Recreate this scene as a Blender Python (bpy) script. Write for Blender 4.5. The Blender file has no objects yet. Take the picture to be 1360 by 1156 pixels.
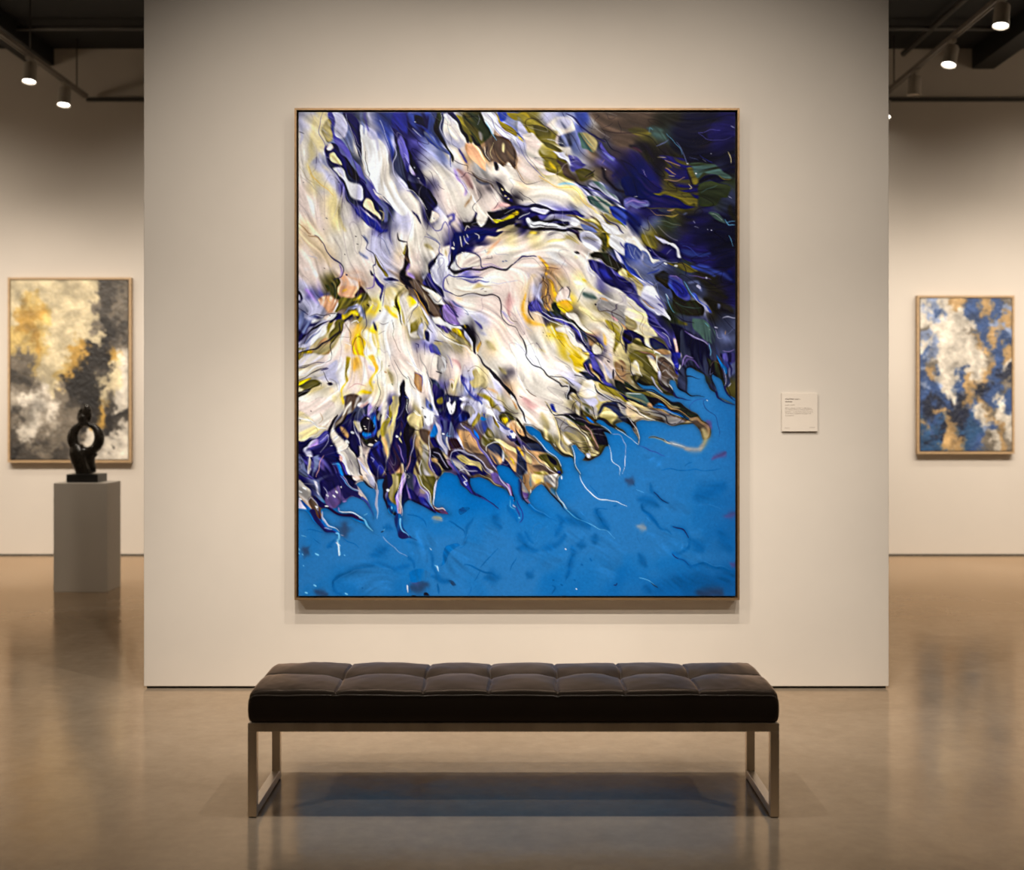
import bpy, bmesh, math, random
import numpy as np
from mathutils import Vector, Matrix

# ------------------------------------------------------------------ camera
F, CX, HY, EYE = 1737.0, 680.0, 540.0, 1.48      # focal length in px, horizon row, eye height
sc = bpy.context.scene
COL = sc.collection
cam = bpy.data.cameras.new('camera'); camo = bpy.data.objects.new('camera', cam); COL.objects.link(camo)
camo.location = (0, 0, EYE); camo.rotation_euler = (math.pi/2, 0, 0)
cam.sensor_width = 36; cam.sensor_fit = 'HORIZONTAL'; cam.lens = F/1360*36
cam.shift_y = -(578-HY)/1360
cam.dof.use_dof = True; cam.dof.focus_distance = 5.9; cam.dof.aperture_fstop = 2.0
cam.clip_end = 100
sc.camera = camo
sc.view_settings.view_transform = 'Standard'; sc.view_settings.look = 'None'
sc.view_settings.gamma = 1; sc.view_settings.use_curve_mapping = False
sc.view_settings.exposure = 0.0
w = bpy.data.worlds.new('world'); sc.world = w; w.use_nodes = True
w.node_tree.nodes['Background'].inputs[0].default_value = (1, .85, .7, 1)
w.node_tree.nodes['Background'].inputs[1].default_value = 0.0

# depths of the planes (metres from the camera) and room size
DW, DB, ZC = 6.855, 12.98, 5.03
WARM = (1.0, .895, .775)

def spot(loc, aim, power, angle, blend=.8, r=.04, col=WARM):
    l = bpy.data.lights.new('spot_lamp', 'SPOT'); o = bpy.data.objects.new('spot_lamp', l); COL.objects.link(o)
    l.energy = power; l.color = col; l.spot_size = math.radians(angle); l.spot_blend = blend; l.shadow_soft_size = r
    o.location = loc
    o.rotation_euler = (Vector(aim)-Vector(loc)).to_track_quat('-Z', 'Y').to_euler()
    return o

# two tracks in front of the partition, above the frame: they light the big painting, its wall and the bench
for s_ in (-1, 1):
    spot((s_*.87, 4.45, 4.6), (s_*.87, DW-.3, .85), 345, 97, 1.0, .05)
    spot((s_*.4, 4.9, 4.6), (s_*.4, DW-.3, .85), 55, 97, 1.0, .05)
    spot((s_*1.8, 3.0, 4.6), (s_*1.8, DW-.1, .23), 345, 37, 1.0, .04)
    spot((s_*.6, 3.0, 4.6), (s_*.6, DW-.1, .23), 590, 37, 1.0, .04)
    spot((s_*4.4, 1.6, 4.7), (s_*-.1, DW, .8), 420, 44, 1.0, .05)  # unseen side fill, added to soften the frame's shadow on the wall
# unseen spots added over the hall to light the floor, above the frame
for x, y, pw in ((-4.2, 6.4, 90), (4.2, 6.4, 90), (-3.0, 1.2, 60), (3.0, 1.2, 60)):
    spot((x, y, 4.7), (x, y+.2, 0), pw, 100, 1.0, .08)
# wall washers for the back wall, in two rows, above the frame or beyond its edges
for x, pw in ((-6.8, 420), (-5.2, 520), (-4.0, 500), (-2.6, 470), (2.6, 440), (4.0, 500), (5.2, 540), (6.8, 460)):
    spot((x, 9.4, 4.65), (x, DB, .65), pw, 68, 1.0, .06)
for x, pw in ((-6.6, 60), (-5.5, 60), (-3.0, 60), (3.0, 70), (5.3, 80), (6.6, 80)):
    spot((x, 11.15, 4.35), (x, DB, 1.1), pw*1.45, 128, 1.0, .06)
# an unseen spot added to brighten the plinth
spot((-1.9, 8.3, 4.7), (-3.4, 10.5, .8), 190, 46, 1.0, .06)
for x in (-8.2, 8.2):  # unseen fill points added so the upper walls don't go black
    l = bpy.data.lights.new('fill_point', 'POINT'); o = bpy.data.objects.new('fill_point', l); COL.objects.link(o)
    l.energy = 75; l.color = (1, .82, .62); l.shadow_soft_size = .35; o.location = (x, 9.6, 3.3)

# ------------------------------------------------------------------ the poured painting, laid out pour by pour
PAL = dict(c=(244,231,213), w=(250,246,243), p=(246,222,207), h=(247,216,172), y=(238,216,152), Y=(240,200,25),
  O=(250,182,50), s=(243,178,132), l=(192,188,212), g=(160,152,146), d=(98,106,148), v=(78,72,148), b=(46,62,144),
  n=(22,18,70), k=(18,13,26), B=(6,14,72), o=(82,74,30), m=(140,124,42), t=(178,136,92), r=(82,64,52), e=(178,160,108),
  S=(0,104,178), T=(38,116,180), D=(2,88,154), u=(44,48,72), V=(158,128,198), f=(28,25,18), N=(10,10,34), x=(38,44,26),
  a=(62,84,78), P=(205,150,145), z=(56,30,44), W=(255,255,255), C=(120,200,240), I=(32,36,128), j=(90,70,130))  # W is white paint and also small highlights painted as flecks
PX0, PY0, PX1, PY1 = 397.0, 149.0, 977.0, 793.0
TX = dict(zip('ABCDEFGHIJKLMNOP', [(397+145*(i%4), 149+161*(i//4)) for i in range(16)]))
MAPS = """
lyldulbn cycdulbn cyddccln clduucgn cylwnccu pylvwvcl ppycnpvc ppycvpul hpyccvnl
nbulmold nbulmoll vdbcprtl nldctttt ncclpgcc unccppkc cnpccpck cnlpccpk cccpnnke
mmldbrrr dmmcbgrr lcmcdeur pcmrlrvn ppmmrern hccyludu ccccylen nllvdceB nkklgrmc
rrffNNNn roaNNNnn rffNNknn nfkfNNNN BnNooxuN BBnooxNx fBBooxxu vnnoNnuN BdxxfnNN
hhcccllc phhccllh pppcpclp ppossplr lvosocyy llsomYwY ulpkmlwe nlepOYcp leepOYwp
cccnBnhy ccpnnppc pglwcppp rulcvppp rrlpcppp crrVcppp clkVwlpp elcYkchp cvgehchp
pycceloc ppccpcob pptppcvu pltpycvv hlteccgc hneYcygg phnneceg pcYcntce cccYcncy
cmonnNNN blnnnnNN ldduxnnN mduvuffn vlubuufn cdlxxlfn cvnxuuuu ecvnuuud oeovkNuu
eppphhcp cglchpcc eeccpycc cccygpcn cccguvcn cypunBen nlkckken uunclnen udnbplne
pcgppccc cpgplyck cpvybelt cgnnglec ewnngelo egvnrbgl nrblrrot nrkrevuy nokneuSS
pcpcynpy ccclcupt ccccgyeu ppccegee cpcgkomg tccgerSS nrSeeoSS rroSSeSS geeSSSSS
emcgnuub eorgNSuu eSSSNSkS eeoSSSSS geeoooSD eSSSSrSD SSSSSSSD SSSSTTDD SSSTTTTD
"""
FLOW = """410 170 .2 1;450 220 .45 1;480 280 .7 1;410 300 .8 .8;520 200 .15 1;560 200 .5 1;600 220 .5 1;640 200 .4 1;660 250 .6 1;
700 200 .6 .8;720 260 .8 .7;780 240 .7 .7;830 290 .8 .6;860 200 1 .4;930 180 1 .3;930 260 1 .3;880 320 .9 .5;950 350 1 .5;860 400 .7 .8;
900 460 .5 1;950 480 .3 1;640 320 1 -.2;700 330 1 .1;640 360 1 0;700 400 .3 1;740 420 .6 1;780 400 .7 .8;660 460 .6 1;720 480 .7 .9;
760 520 .8 .7;840 540 1 .35;720 570 .7 .9;690 610 .6 1;630 560 .6 1;600 520 .5 1;580 600 .1 1;540 560 0 1;500 560 -.2 1;540 650 .1 1;
480 470 0 1;430 460 -1 .8;430 520 -1 .5;430 580 1 -.3;420 640 .5 1;470 640 .6 1;500 420 0 1;560 380 .7 1;420 380 .7 .8;470 340 .7 1;
530 330 .5 1;590 310 .4 1;600 340 -.3 1;640 620 .8 .8;450 400 .6 -.7;600 700 .9 .5;700 700 .8 .7;850 700 .9 .5;450 750 1 -.2;900 600 1 .1"""
BLUE = """M 0,325 60,335 130,440 220,520 300,570 370,590 385,545 300,460 230,400 230,340 330,365 420,400 560,445 640,470 710,545 670,460 600,400 480,360 380,320 370,290 420,250 480,200 540,190 600,220 660,280 700,340 722,420 700,300 640,200 580,130 560,80 620,55 680,90 720,140 748,220 745,120 755,40 820,40 830,280 870,370 930,430 965,500 985,440 1000,350
N 0,240 60,260 160,310 270,345 405,372 330,320 270,260 250,200 265,60 300,0
J 310,1150 350,1115 400,1120 450,1150 N 470,0 520,80 600,160 720,222 640,160 590,80 590,20 700,35 830,80 920,140 990,200 1020,290 1038,300 1036,230 990,130 930,80 860,0
J 830,1080 860,1050 920,1060 980,1090 1041,1156 O 20,20 50,180 100,270 170,330 250,385 140,280 130,160 180,110 240,85 275,110 320,180 400,250 480,330 600,430 450,280 385,180 385,100 400,30
K 435,1120 430,1060 370,980 270,920 200,850 140,780 90,720 80,680 150,700 210,745 260,810 320,870 420,940 520,1000 570,1080 600,1156 555,1060 520,950 515,880 560,870 600,920 630,970 620,1040 700,1010 780,950 830,890 865,880 850,790 830,740 900,745 860,710 790,670 760,640 780,620 850,640 930,700 1041,770 1000,720 940,660 1000,640
L 0,665 60,710 100,780 112,855 115,730 90,650 140,635 260,640 370,650 450,675 560,660 630,660 690,720 740,800 790,790 790,690 740,630 640,550 520,480 420,430 330,390 220,355 150,320 90,260 150,280 250,310 330,350 420,385 540,438 440,380 405,300 420,240 460,250 480,320 560,370 690,402 590,370 585,280 580,140 660,150 720,190 760,280 850,370 900,440 1030,478 880,420 850,320 830,180 880,210 930,320 980,400 1100,450
P 1100,1240 M -60,1240 M -60,325"""
OPS = '''# A top left
s v 1.2 A 245,0 205,110 200,220 240,310 240,380 280,490 330,560 400,650 440,740 520,880 560,960 640,1050 740,1140
p dv 0 A 300,0 340,0 340,120 370,230 430,310 500,390 560,480 620,560 700,700 760,800 830,870 870,960 860,1040 820,1040 800,940 720,850 650,740 590,650 520,570 450,450 340,310 310,180 280,80
p un 0 A 250,330 320,300 400,370 470,460 540,560 600,640 660,740 720,820 800,910 830,990 830,1070 780,1080 700,1030 620,960 560,900 520,880 450,750 400,650 330,560 270,470 240,380
p kn 0 A 350,350 430,410 500,480 560,570 640,680 610,700 540,620 470,540 420,460
p vI .4 A 520,880 590,960 680,1030 760,1090 850,1130 790,1150 720,1135 620,1060 550,980
p un 0 A 410,0 560,0 580,90 600,200 620,320 640,460 600,440 550,330 490,200 440,90
s l 1 A 430,20 470,110 500,200 540,320 590,420 640,520 660,600
s c .7 A 500,180 530,240 560,310 590,350
p ce .5 A 250,110 290,100 310,160 325,220 300,280 250,290 220,230 215,170
p cp .4 A 265,320 295,300 320,350 300,380 260,370
p l 0 A 330,0 400,20 450,90 450,180 440,250 400,265 350,220 330,120
b ul 3 A 370,60 390,130 420,210
p gy 0 A 300,410 350,400 400,460 410,510 340,480 300,450
p wl .4 A 330,540 390,530 450,560 490,640 560,690 600,740 600,820 570,850 520,800 470,720 430,640 380,610
b g 3 A 390,590 430,620
p ph .5 A 600,850 640,815 700,850 720,920 780,980 810,1020 770,1030 700,980 630,930 590,900
s e 2 A 770,930 810,960 815,1010 800,1040
s v 1.4 A 600,640 680,760 760,830 820,900 870,960 920,1040
p cw 0 A 600,130 650,160 700,250 760,260 830,330 850,450 870,600 930,720 1000,850 1041,980 1000,1000 930,950 860,880 780,800 720,720 680,620 640,520 620,360 600,230
b l 5 A 700,0 720,100 740,220 760,360
b v 4 A 670,0 660,90 690,180
b d 4 A 640,0 620,100 640,200
s b 1.6 A 750,0 780,90 830,240 870,400 890,520
b b 6 A 830,0 850,150 880,300 900,420
s w .9 A 770,70 800,150 850,280
s k .9 A 640,380 650,500 690,590 680,620
s d 1 A 640,560 700,680 740,760 800,800 860,860 920,960
s k .7 A 805,805 850,850 885,900
s c 2 A 710,740 760,790 810,805
p In 0 A 900,0 1041,0 1041,560 1000,540 960,450 930,330 910,200
p nu 0 A 940,300 1041,380 1041,690 980,640 930,560 890,480
p Iv 0 A 950,240 1000,300 1041,380 1041,580 1000,520 960,420 940,320
s l .8 A 1000,400 1041,460
s W .8 A 1005,430 1041,475
s l 1.6 A 900,300 925,390 890,480 900,560 960,650 1041,720
s w .9 A 960,660 1041,735
b y 9 A 150,60 140,200 120,380 110,500 160,600 260,700 330,800 350,920 400,1050 430,1140
s O .9 A 90,520 130,610 200,680 290,740 330,790
s e .8 A 0,470 60,600 140,680 210,710
s g .7 A 0,590 90,660 170,740 240,840
b l 6 A 180,400 230,560 320,680
b l 8 A 240,560 290,650
s g .6 A 430,800 465,900 470,1000
s c 1.5 A 0,440 60,540 110,620
b l 5 A 20,40 40,160 20,300
d u 1.8 A 378,673
d u 1 A 45,655 255,1022 243,1128
s k 1 A 0,190 40,222
s t 1.5 A 0,1050 50,1110 120,1150
# B
p nb 0 B 0,0 190,0 200,160 160,180 150,260 100,230 40,180 0,100
p nN 0 B 50,40 150,60 180,150 130,140 70,110
s W 1.2 B 60,95 80,100
s l 1.2 B 40,150 80,200 130,245
p db 0 B 160,180 260,220 340,340 390,420 340,400 260,330 200,300 160,250
p nN 0 B 0,360 60,430 110,540 160,640 190,715 140,690 80,640 30,570 0,520
p Vl .2 B 0,500 50,560 70,610 40,600 0,560
s W 1 B 60,510 66,530
s W 1.2 B 85,640 100,655
p Nn .4 B 0,650 80,690 160,710 230,760 280,870 270,920 230,960 210,1060 190,1030 170,930 120,850 60,790 0,720
s w 1.2 B 0,725 90,820 150,880 190,930
s v 1 B 0,740 80,830 150,920 170,1020 210,1080
p cp .4 B 230,960 255,970 290,1010 285,1050 240,1060 220,1030
s d 1 B 250,1010 262,1030
s v 1.5 B 210,1080 260,1130 320,1120 370,1050 400,1100 380,1156
p kx 0 B 265,0 310,0 320,160 360,260 400,380 440,450 430,480 400,430 350,300 300,220 265,140
s l 1.4 B 310,0 320,150 370,280 440,420
s b 2 B 230,180 300,300 380,400 420,520
p lc 0 B 340,20 430,30 500,100 540,230 560,300 500,330 430,290 380,250 350,130
s u .6 B 385,30 390,200 420,290 480,330 510,380
b v 6 B 520,340 540,420 570,480
p nN 0 B 400,0 470,0 530,90 580,240 580,300 540,230 500,120 450,50
p mo 0 B 480,0 560,30 600,130 620,260 600,310 570,250 540,130
p ox 0 B 540,0 700,0 760,120 770,230 710,310 640,340 610,290 600,160
s l .7 B 660,110 680,60 670,20
b g 5 B 700,180 710,250
b k 5 B 600,240 650,320 700,320
p ts 0 B 560,290 640,340 700,400 750,490 760,560 700,530 640,470 590,400
p tr 0 B 700,320 780,240 860,260 960,240 1000,330 1041,460 1041,560 960,480 900,520 840,470 780,470 720,400
s y .9 B 810,300 790,380 810,440
s c 1 B 720,340 740,400 770,460
b y 4 B 915,320 905,380
s k 2 B 745,340 755,420
p uN 0 B 830,480 865,490 860,550 840,550
s k .8 B 980,260 990,360 1010,450 1030,540
p lw 0 B 700,0 800,0 850,100 950,200 1041,260 1041,330 980,290 930,250 860,230 820,180 790,240 740,120
s v 1 B 770,40 830,140 900,220 990,280
s v .9 B 830,100 920,170 1000,240
s C 1.4 B 760,100 800,200 850,290
p dm .2 B 840,0 900,80 980,120 1041,180 1041,240 950,190 880,110
p db 0 B 860,0 950,0 930,60 890,80
p m 0 B 950,0 1041,0 1041,70 990,40
s k 1 B 430,450 520,490 580,520 570,570
s k .7 B 570,570 660,610 760,650 830,700
b r 3 B 620,600 720,650 800,700 830,760
b u 3 B 660,640 730,680 780,690
s g .8 B 760,660 820,720 830,800
s k .8 B 655,720 690,790 680,850 640,910 640,980
b P 10 B 480,560 560,640 620,720
b V 6 B 450,560 480,650 540,720 530,780
s W 1.8 B 510,655 550,720 590,790
s W 2.4 B 620,790 640,830 670,870
b t 5 B 600,800 590,900
s k .7 B 210,560 250,660 300,750
s k .7 B 290,680 320,720 355,745
p kn .2 B 860,670 900,690 930,740 980,800 1000,880 950,860 900,800 870,730
d y 2 B 895,740 920,790 950,830
b P 6 B 830,930 880,900 960,910
s z 1 B 820,930 850,890 870,860
p kn .2 B 780,960 900,940 1041,920 1041,1000 950,985 880,1000 820,1020
s w .8 B 920,960 970,945 1010,930
p Yh .3 B 820,1020 900,1010 1041,990 1041,1030 950,1040 860,1060
p kn .2 B 780,1000 830,1060 900,1040 1041,1040 1041,1090 930,1110 820,1140 760,1130
p kn 0 B 640,960 660,1020 740,1080 800,1060 850,1130 830,1156 500,1156 540,1100 540,1040 620,1030
p c .3 B 650,930 700,930 760,980 770,1030 720,1110 680,1060 650,1010
s c 1.4 B 550,1120 570,1070 600,1090
b v 5 B 380,1000 430,960 450,1020 400,1080
s v 1 B 440,950 440,1020 400,1090
b n 3 B 60,950 90,990 120,1050
# C
p Ym .2 C 0,10 110,10 150,120 130,160 180,180 190,260 100,170 60,100
p mo 0 C 150,140 260,150 340,200 310,280 340,300 440,370 440,390 330,370 270,330 210,240
p l 0 C 10,90 60,130 130,200 180,250 120,320 60,260 20,180
b Y 3 C 20,240 50,300
s u .7 C 60,300 90,380 130,450 200,550
p cp 0 C 60,220 150,190 210,250 230,350 210,380 240,480 300,560 380,600 280,600 180,520 110,400
p m 0 C 215,370 280,420 340,410 410,480 440,570 370,580 300,520 240,440
b Y 6 C 320,480 370,540
p ro .2 C 370,400 440,450 500,520 540,600 570,660 500,640 440,580 420,500
p wl .3 C 320,390 400,390 450,370 470,410 520,430 540,480 600,480 540,530 480,480 400,430
s w 1.2 C 455,370 450,410
p vl 0 C 500,390 600,400 640,460 680,490 620,530 540,560 510,480
b n 2 C 540,430 560,440
p or 0 C 570,550 640,520 720,560 740,620 690,650 610,640
s k 1.6 C 650,620 700,580 730,560
s k 1 C 680,630 720,600
p pc .2 C 290,110 360,70 450,60 520,110 540,180 470,230 430,290 380,270 420,180 340,150
q dl 3 C 370,90 430,60 500,100 470,150 400,140
q ud 2 C 440,220 540,200 560,280 500,320 410,300
s w 1.5 C 300,250 360,270 440,290
s w 1 C 460,30 520,80 590,120
s n 3 C 450,10 540,70 640,150 760,230 850,290
p ea 0 C 560,220 660,190 760,250 770,330 700,400 620,340
p vd .3 C 790,270 830,300 900,400 950,440 900,480 830,410
s n 1.4 C 800,270 790,330 830,370
s N 1.4 C 740,220 840,260 900,330 1000,400
s k .7 C 760,100 800,50 770,30
s k .7 C 860,30 880,80 930,60
s k .7 C 830,160 880,150 920,110
s k .7 C 960,90 1000,160 990,200
s k .7 C 700,60 740,110 720,150
s k .7 C 870,270 900,240
s k .7 C 640,80 690,130 760,160
b n 8 C 1041,480 930,600
b k 6 C 820,540 860,620 940,700 1041,760
s W 1.6 C 845,545 850,548
s t .8 C 830,460 815,500
p ul 0 C 560,660 680,700 800,730 930,800 1041,880 1041,930 920,880 780,830 660,800 610,740
s v 2 C 600,690 720,740 860,800 1000,880
p la 0 C 700,690 800,670 860,720 950,780 1000,850 900,800 780,740
p ca 0 C 690,810 800,820 900,870 880,960 960,1040 1041,1120 950,1060 850,980 760,930 700,880
b m 5 C 840,970 900,1010 980,1080
p Bb 0 C 890,900 1041,930 1041,1090 970,1050 910,980
p cy 0 C 220,580 300,630 380,690 460,710 560,720 620,780 680,870 760,960 850,1050 800,1020 700,930 620,880 560,780 430,720 330,680
s O 1 C 210,600 320,680 420,720 530,720 590,780 640,860 720,930
b C 3 C 400,680 480,690 560,700
s v 1 C 0,260 60,400 150,520 260,620
s k .8 C 0,560 30,640 90,690 160,680 250,650
s k .8 C 20,770 100,810 150,860 200,900
s t 1.6 C 0,440 15,560 60,650
d g 1.4 C 55,838
s k 1.2 C 50,825 58,850
p vn .4 C 0,920 80,910 160,895 260,910 330,960 450,960 560,940 650,970 560,990 440,1000 330,1010 240,1040 140,1010 60,960 0,950
p kn 0 C 0,950 70,970 130,1000 200,1010 240,1040 330,1050 470,1060 490,1100 380,1100 250,1070 140,1060 60,1060 0,1040
p wl .3 C 140,940 220,940 310,970 270,1010 200,990 150,980
p W 0 C 120,1040 230,1050 360,1080 490,1110 400,1115 260,1110 140,1090
s k 2 C 150,1060 260,1085 400,1100
s W 1.3 C 30,1030 90,990 120,970
p Y .2 C 0,980 30,990 35,1005 0,1020
p kn 0 C 0,1080 120,1100 250,1120 420,1120 560,1130 620,1156 400,1150 200,1130 0,1110
p gr 0 C 440,1010 560,990 680,1010 740,1050 800,1120 700,1090 600,1040
p my .2 C 560,985 680,1000 760,1040 830,1100 870,1156 820,1156 770,1100 700,1040
p lw .2 C 490,1050 540,1020 590,1050 590,1090 520,1110
p ld .2 C 600,1090 700,1100 760,1156 640,1156
p wc 0 C 680,960 780,980 880,1060 960,1120 1041,1156 880,1156 820,1080 740,1010
s n 1.6 C 780,970 880,1040 960,1110 1010,1156
# D
b m 8 D 90,180 150,200 220,200
b o 9 D 60,150 200,170
b a 9 D 230,150 360,180
s C .8 D 220,190 240,150 260,170
s C 1.1 D 405,215 450,290 500,340 525,400
s d 1.4 D 470,280 510,340 580,490
s d 1 D 300,320 350,300 400,270
b k 12 D 60,320 200,350 260,420
b z 4 D 70,330 150,370
s v .9 D 690,210 760,185 900,160
s v .9 D 690,215 760,265 900,260 1000,230
b n 10 D 800,250 900,230 1000,200
b n 10 D 850,300 940,310
s I 1.2 D 700,400 770,450 830,490
s l .8 D 720,430 760,470
s l 1 D 1000,130 1030,150
s y 1.3 D 975,370 980,410 978,490
s d .8 D 600,410 680,450
p on 0 D 300,430 420,420 540,440 590,490 640,550 690,640 690,740 680,830 560,770 460,700 380,660 440,600 370,560 440,520 370,470
s t 1.6 D 370,460 440,475 520,500
s t 1.6 D 370,545 430,560 480,580
s t 1.2 D 370,650 460,650 560,630
s e 1.2 D 300,432 380,432
s e 1.4 D 430,610 470,600
p mo .2 D 240,810 330,780 420,770 500,810 580,830 680,830 680,910 660,870 600,880 520,840 420,790 320,810
p mo .2 D 590,540 630,540 680,620 680,690 640,670 610,610
s k 3 D 590,560 610,660 650,700 700,700
s y 1.2 D 590,690 620,720 600,740
d w 1.5 D 668,585 583,490
p xa 0 D 600,490 720,490 860,520 940,590 1000,640 930,640 860,600 740,580 680,620 640,550
p kN 0 D 700,640 760,600 880,610 960,660 860,670 780,650 720,690
p x 0 D 700,730 800,670 900,690 1000,740 980,820 900,830 860,900 760,910 700,880
s a 1 D 720,760 800,740 880,690
s m 1 D 880,600 940,640 990,640
p Bn 0 D 0,620 200,640 340,740 260,800 140,830 0,780
p Bn 0 D 160,840 330,820 460,820 560,880 660,900 560,920 400,910 250,880
b B 12 D 0,950 80,1010 130,1080
s V 2.4 D 0,870 80,860 170,880
p vd .2 D 0,820 80,820 180,850 220,890 130,920 60,900 0,930
s w 1 D 70,825 100,815
s o 1.4 D 190,915 280,920 380,900
s t 2.6 D 395,930 430,932 455,925
s m 2.4 D 380,1000 440,1005 490,985
s t .9 D 230,930 300,980 400,1000 480,990
p vu 0 D 310,930 380,930 420,970 350,970
s e .6 D 300,1040 420,1050 520,1080
s a .7 D 260,1060 380,1080 500,1080
s a .7 D 240,1020 360,1040 520,1070
s e .7 D 210,1040 260,1110 300,1156
p au .2 D 780,970 860,960 920,1010 950,1060 880,1060 820,1010
s w .8 D 800,970 870,990 920,1030
s C 1.2 D 945,1020 980,1060 1030,1080
s C .9 D 960,1040 1030,1040
s l .9 D 985,815 1015,830
s l .8 D 650,1110 680,1125
s l .8 D 645,1040 655,1070
d l 1 D 785,1105 828,1122 788,388
s j 1 D 150,560 180,590 215,610
s l .7 D 170,565 190,600
b d 2 D 550,1000 580,960
b f 10 D 1000,900 1030,1041
# E
s n 1.7 E 150,20 240,110 330,220 400,300 420,350 400,410 340,450
s t 1.8 E 100,0 160,40 220,100
b V 3 E 400,300 415,370 395,430
p xo .3 E 330,450 390,430 390,490 360,520 370,580 430,640 400,650 330,600 290,580 320,520
p ox .3 E 265,480 330,470 340,530 330,590 290,580 270,530
p ps 0 E 390,430 430,390 520,440 560,490 560,560 530,620 450,620 380,570 370,520 400,480
p ss 0 E 370,530 430,500 520,520 555,560 520,630 440,620 380,580
b O 4 E 440,560 480,545
d n 2.4 E 457,394
p z .2 E 530,600 560,560 590,530 620,560 640,600 600,610 560,620
p om .3 E 400,660 440,630 520,640 570,600 640,600 650,640 580,680 500,700 440,730 400,760 370,740
b Y 5 E 530,660 590,620
p sp .2 E 200,640 300,610 370,640 400,690 370,740 290,740 220,690
b s 6 E 280,650 340,670
s O .9 E 300,640 330,660
b v 12 E 100,580 110,640 140,680
b V 8 E 60,540 130,620 180,680
b l 14 E 40,650 150,700 220,740
p n .3 E 0,560 30,580 40,620 20,670 0,690
p l .2 E 0,590 15,600 18,650 0,670
p nd 0 E 0,760 110,780 190,790 230,800 180,860 100,900 60,960 0,960
b l 7 E 80,790 180,830
b w 5 E 150,850 230,800 290,780
p pw .6 E 230,770 320,755 395,765 370,810 310,840 250,820
s k 1 E 120,780 220,770 330,755 400,770
p kn 0 E 400,770 450,790 420,850 380,840 330,870 290,850 230,870 150,900 80,960 0,1040 0,930 70,960 140,890 230,850 310,840 380,800
p lw .7 E 0,1100 60,1030 120,950 200,890 270,880 290,930 270,1000 200,1050 120,1080 50,1110
b c 6 E 250,900 280,950 240,1010
b d 4 E 60,1050 150,970 220,930
p om .3 E 290,860 330,870 360,850 330,930 300,980
p mo .3 E 380,860 440,830 470,880 420,930 350,1000 300,1060 320,980 370,920
s k 3 E 400,850 390,930 310,990 230,1070 130,1110 0,1150
s k 1.8 E 440,860 420,920 350,990 310,1070 320,1156
p et 0 E 230,1080 290,1020 310,1060 300,1156 120,1156
p mY .2 E 50,1130 140,1120 150,1156 30,1156
b m 3 E 0,1120 80,1100
p mY .3 E 440,780 500,740 560,750 590,790 580,815 540,810 520,790 470,810 450,830
p kn 0 E 540,790 570,800 590,800 570,820
s d 2 E 440,770 490,710 560,720
p gl .2 E 480,720 560,700 600,720 620,760 640,800 600,790 570,740 500,730
b d 4 E 600,720 640,780 650,820
s n 1 E 620,700 650,780 650,870 630,940
s w 2 E 500,860 550,840 570,860
s u .8 E 550,870 590,840
p p 0 E 470,830 500,870 490,960 500,1060 440,1040 400,1000 420,920
s r .8 E 450,850 480,900 500,1000 495,1070
s r .7 E 350,1000 440,990 500,1000
s w 1.6 E 440,1060 510,1085
p OY 0 E 560,980 640,960 660,1060 650,1156 520,1156 530,1060
b O 10 E 580,1000 560,1100
p Yc 0 E 640,920 700,930 740,970 765,1070 760,1156 660,1156 650,1060
b w 6 E 690,1020 700,1070
s t .7 E 640,910 630,960 650,1040 655,1156
p yY 0 E 650,660 720,650 770,680 740,760 700,750
s Y .8 E 680,660 740,730
d k 2 E 655,693 770,750
p nu .2 E 700,850 730,870 745,920 720,900
s k .8 E 770,850 800,865 840,855
s k .7 E 760,965 800,940 820,930
s k .7 E 880,830 890,920
d k 1.2 E 548,35 553,110 262,333 440,210 300,775
s n 1.4 E 600,20 660,90 660,150 720,200 750,260 740,300 710,320 720,370 740,430 720,500 650,550
s V 2.4 E 735,400 730,470 700,520 640,540
p vn .3 E 730,390 780,430 830,480 820,540 800,640 800,520 770,470
s v 1 E 830,480 815,590 795,700
p n 0 E 690,360 710,370 735,400 720,410 700,385
p m .4 E 740,220 780,270 820,340 860,420 830,410 790,330 760,280
s k .7 E 740,210 790,260 840,370 860,430
p dn .2 E 830,430 880,430 960,450 900,455 860,450
p l 0 E 690,40 760,50 830,150 860,240 800,230 740,180 700,110
b l 7 E 760,120 850,220
b d 3 E 620,30 660,100
b d 4 E 600,200 660,250
s d 1 E 770,20 830,100 870,210
s k 2.2 E 940,0 950,50 1000,80 1041,90
p kr .2 E 1041,100 1041,540 1000,500 960,450 980,420 1000,330 1000,270 1020,170
p Ym .3 E 1025,120 1010,200 1000,180 1015,130
p V .2 E 1041,300 1025,330 1041,370
p yc 0 E 830,540 900,520 960,530 920,620 910,700 860,700 820,700
p yY 0 E 820,700 870,690 890,760 930,810 890,800 860,760
s u .7 E 850,470 930,470 1010,510
p mo .4 E 1000,530 960,580 940,680 950,780 990,870 960,840 920,740 920,640 960,560
s k 2.4 E 1010,510 1041,540
s l .9 E 1000,560 960,680 970,780 1030,880
s k .8 E 910,690 920,720
p ce 0 E 1041,560 990,600 960,700 980,800 1041,880
s r .8 E 890,850 900,1000 940,1100 980,1156
s l 1 E 80,200 180,250
b h 14 E 60,60 160,120 260,220
b h 8 E 240,160 320,300
b w 8 E 60,330 180,400
b p 16 E 130,300 60,420
b p 12 E 520,400 660,450
# F
p nB 0 F 420,0 650,0 640,80 570,170 520,190 450,230 410,310 390,370 360,350 400,260 420,160
p nB 0 F 520,0 890,0 880,20 780,30 700,60 640,110 570,160 520,170
b I 6 F 600,60 560,120
s c 1.8 F 500,20 515,70 520,110
s c 1.4 F 540,20 560,80 575,110
s c 1.6 F 580,10 590,40
s c 1.2 F 660,10 690,20 680,40
d c 3 F 432,135
d w 1.5 F 520,180
s c 1.2 F 430,70 440,110
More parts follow.
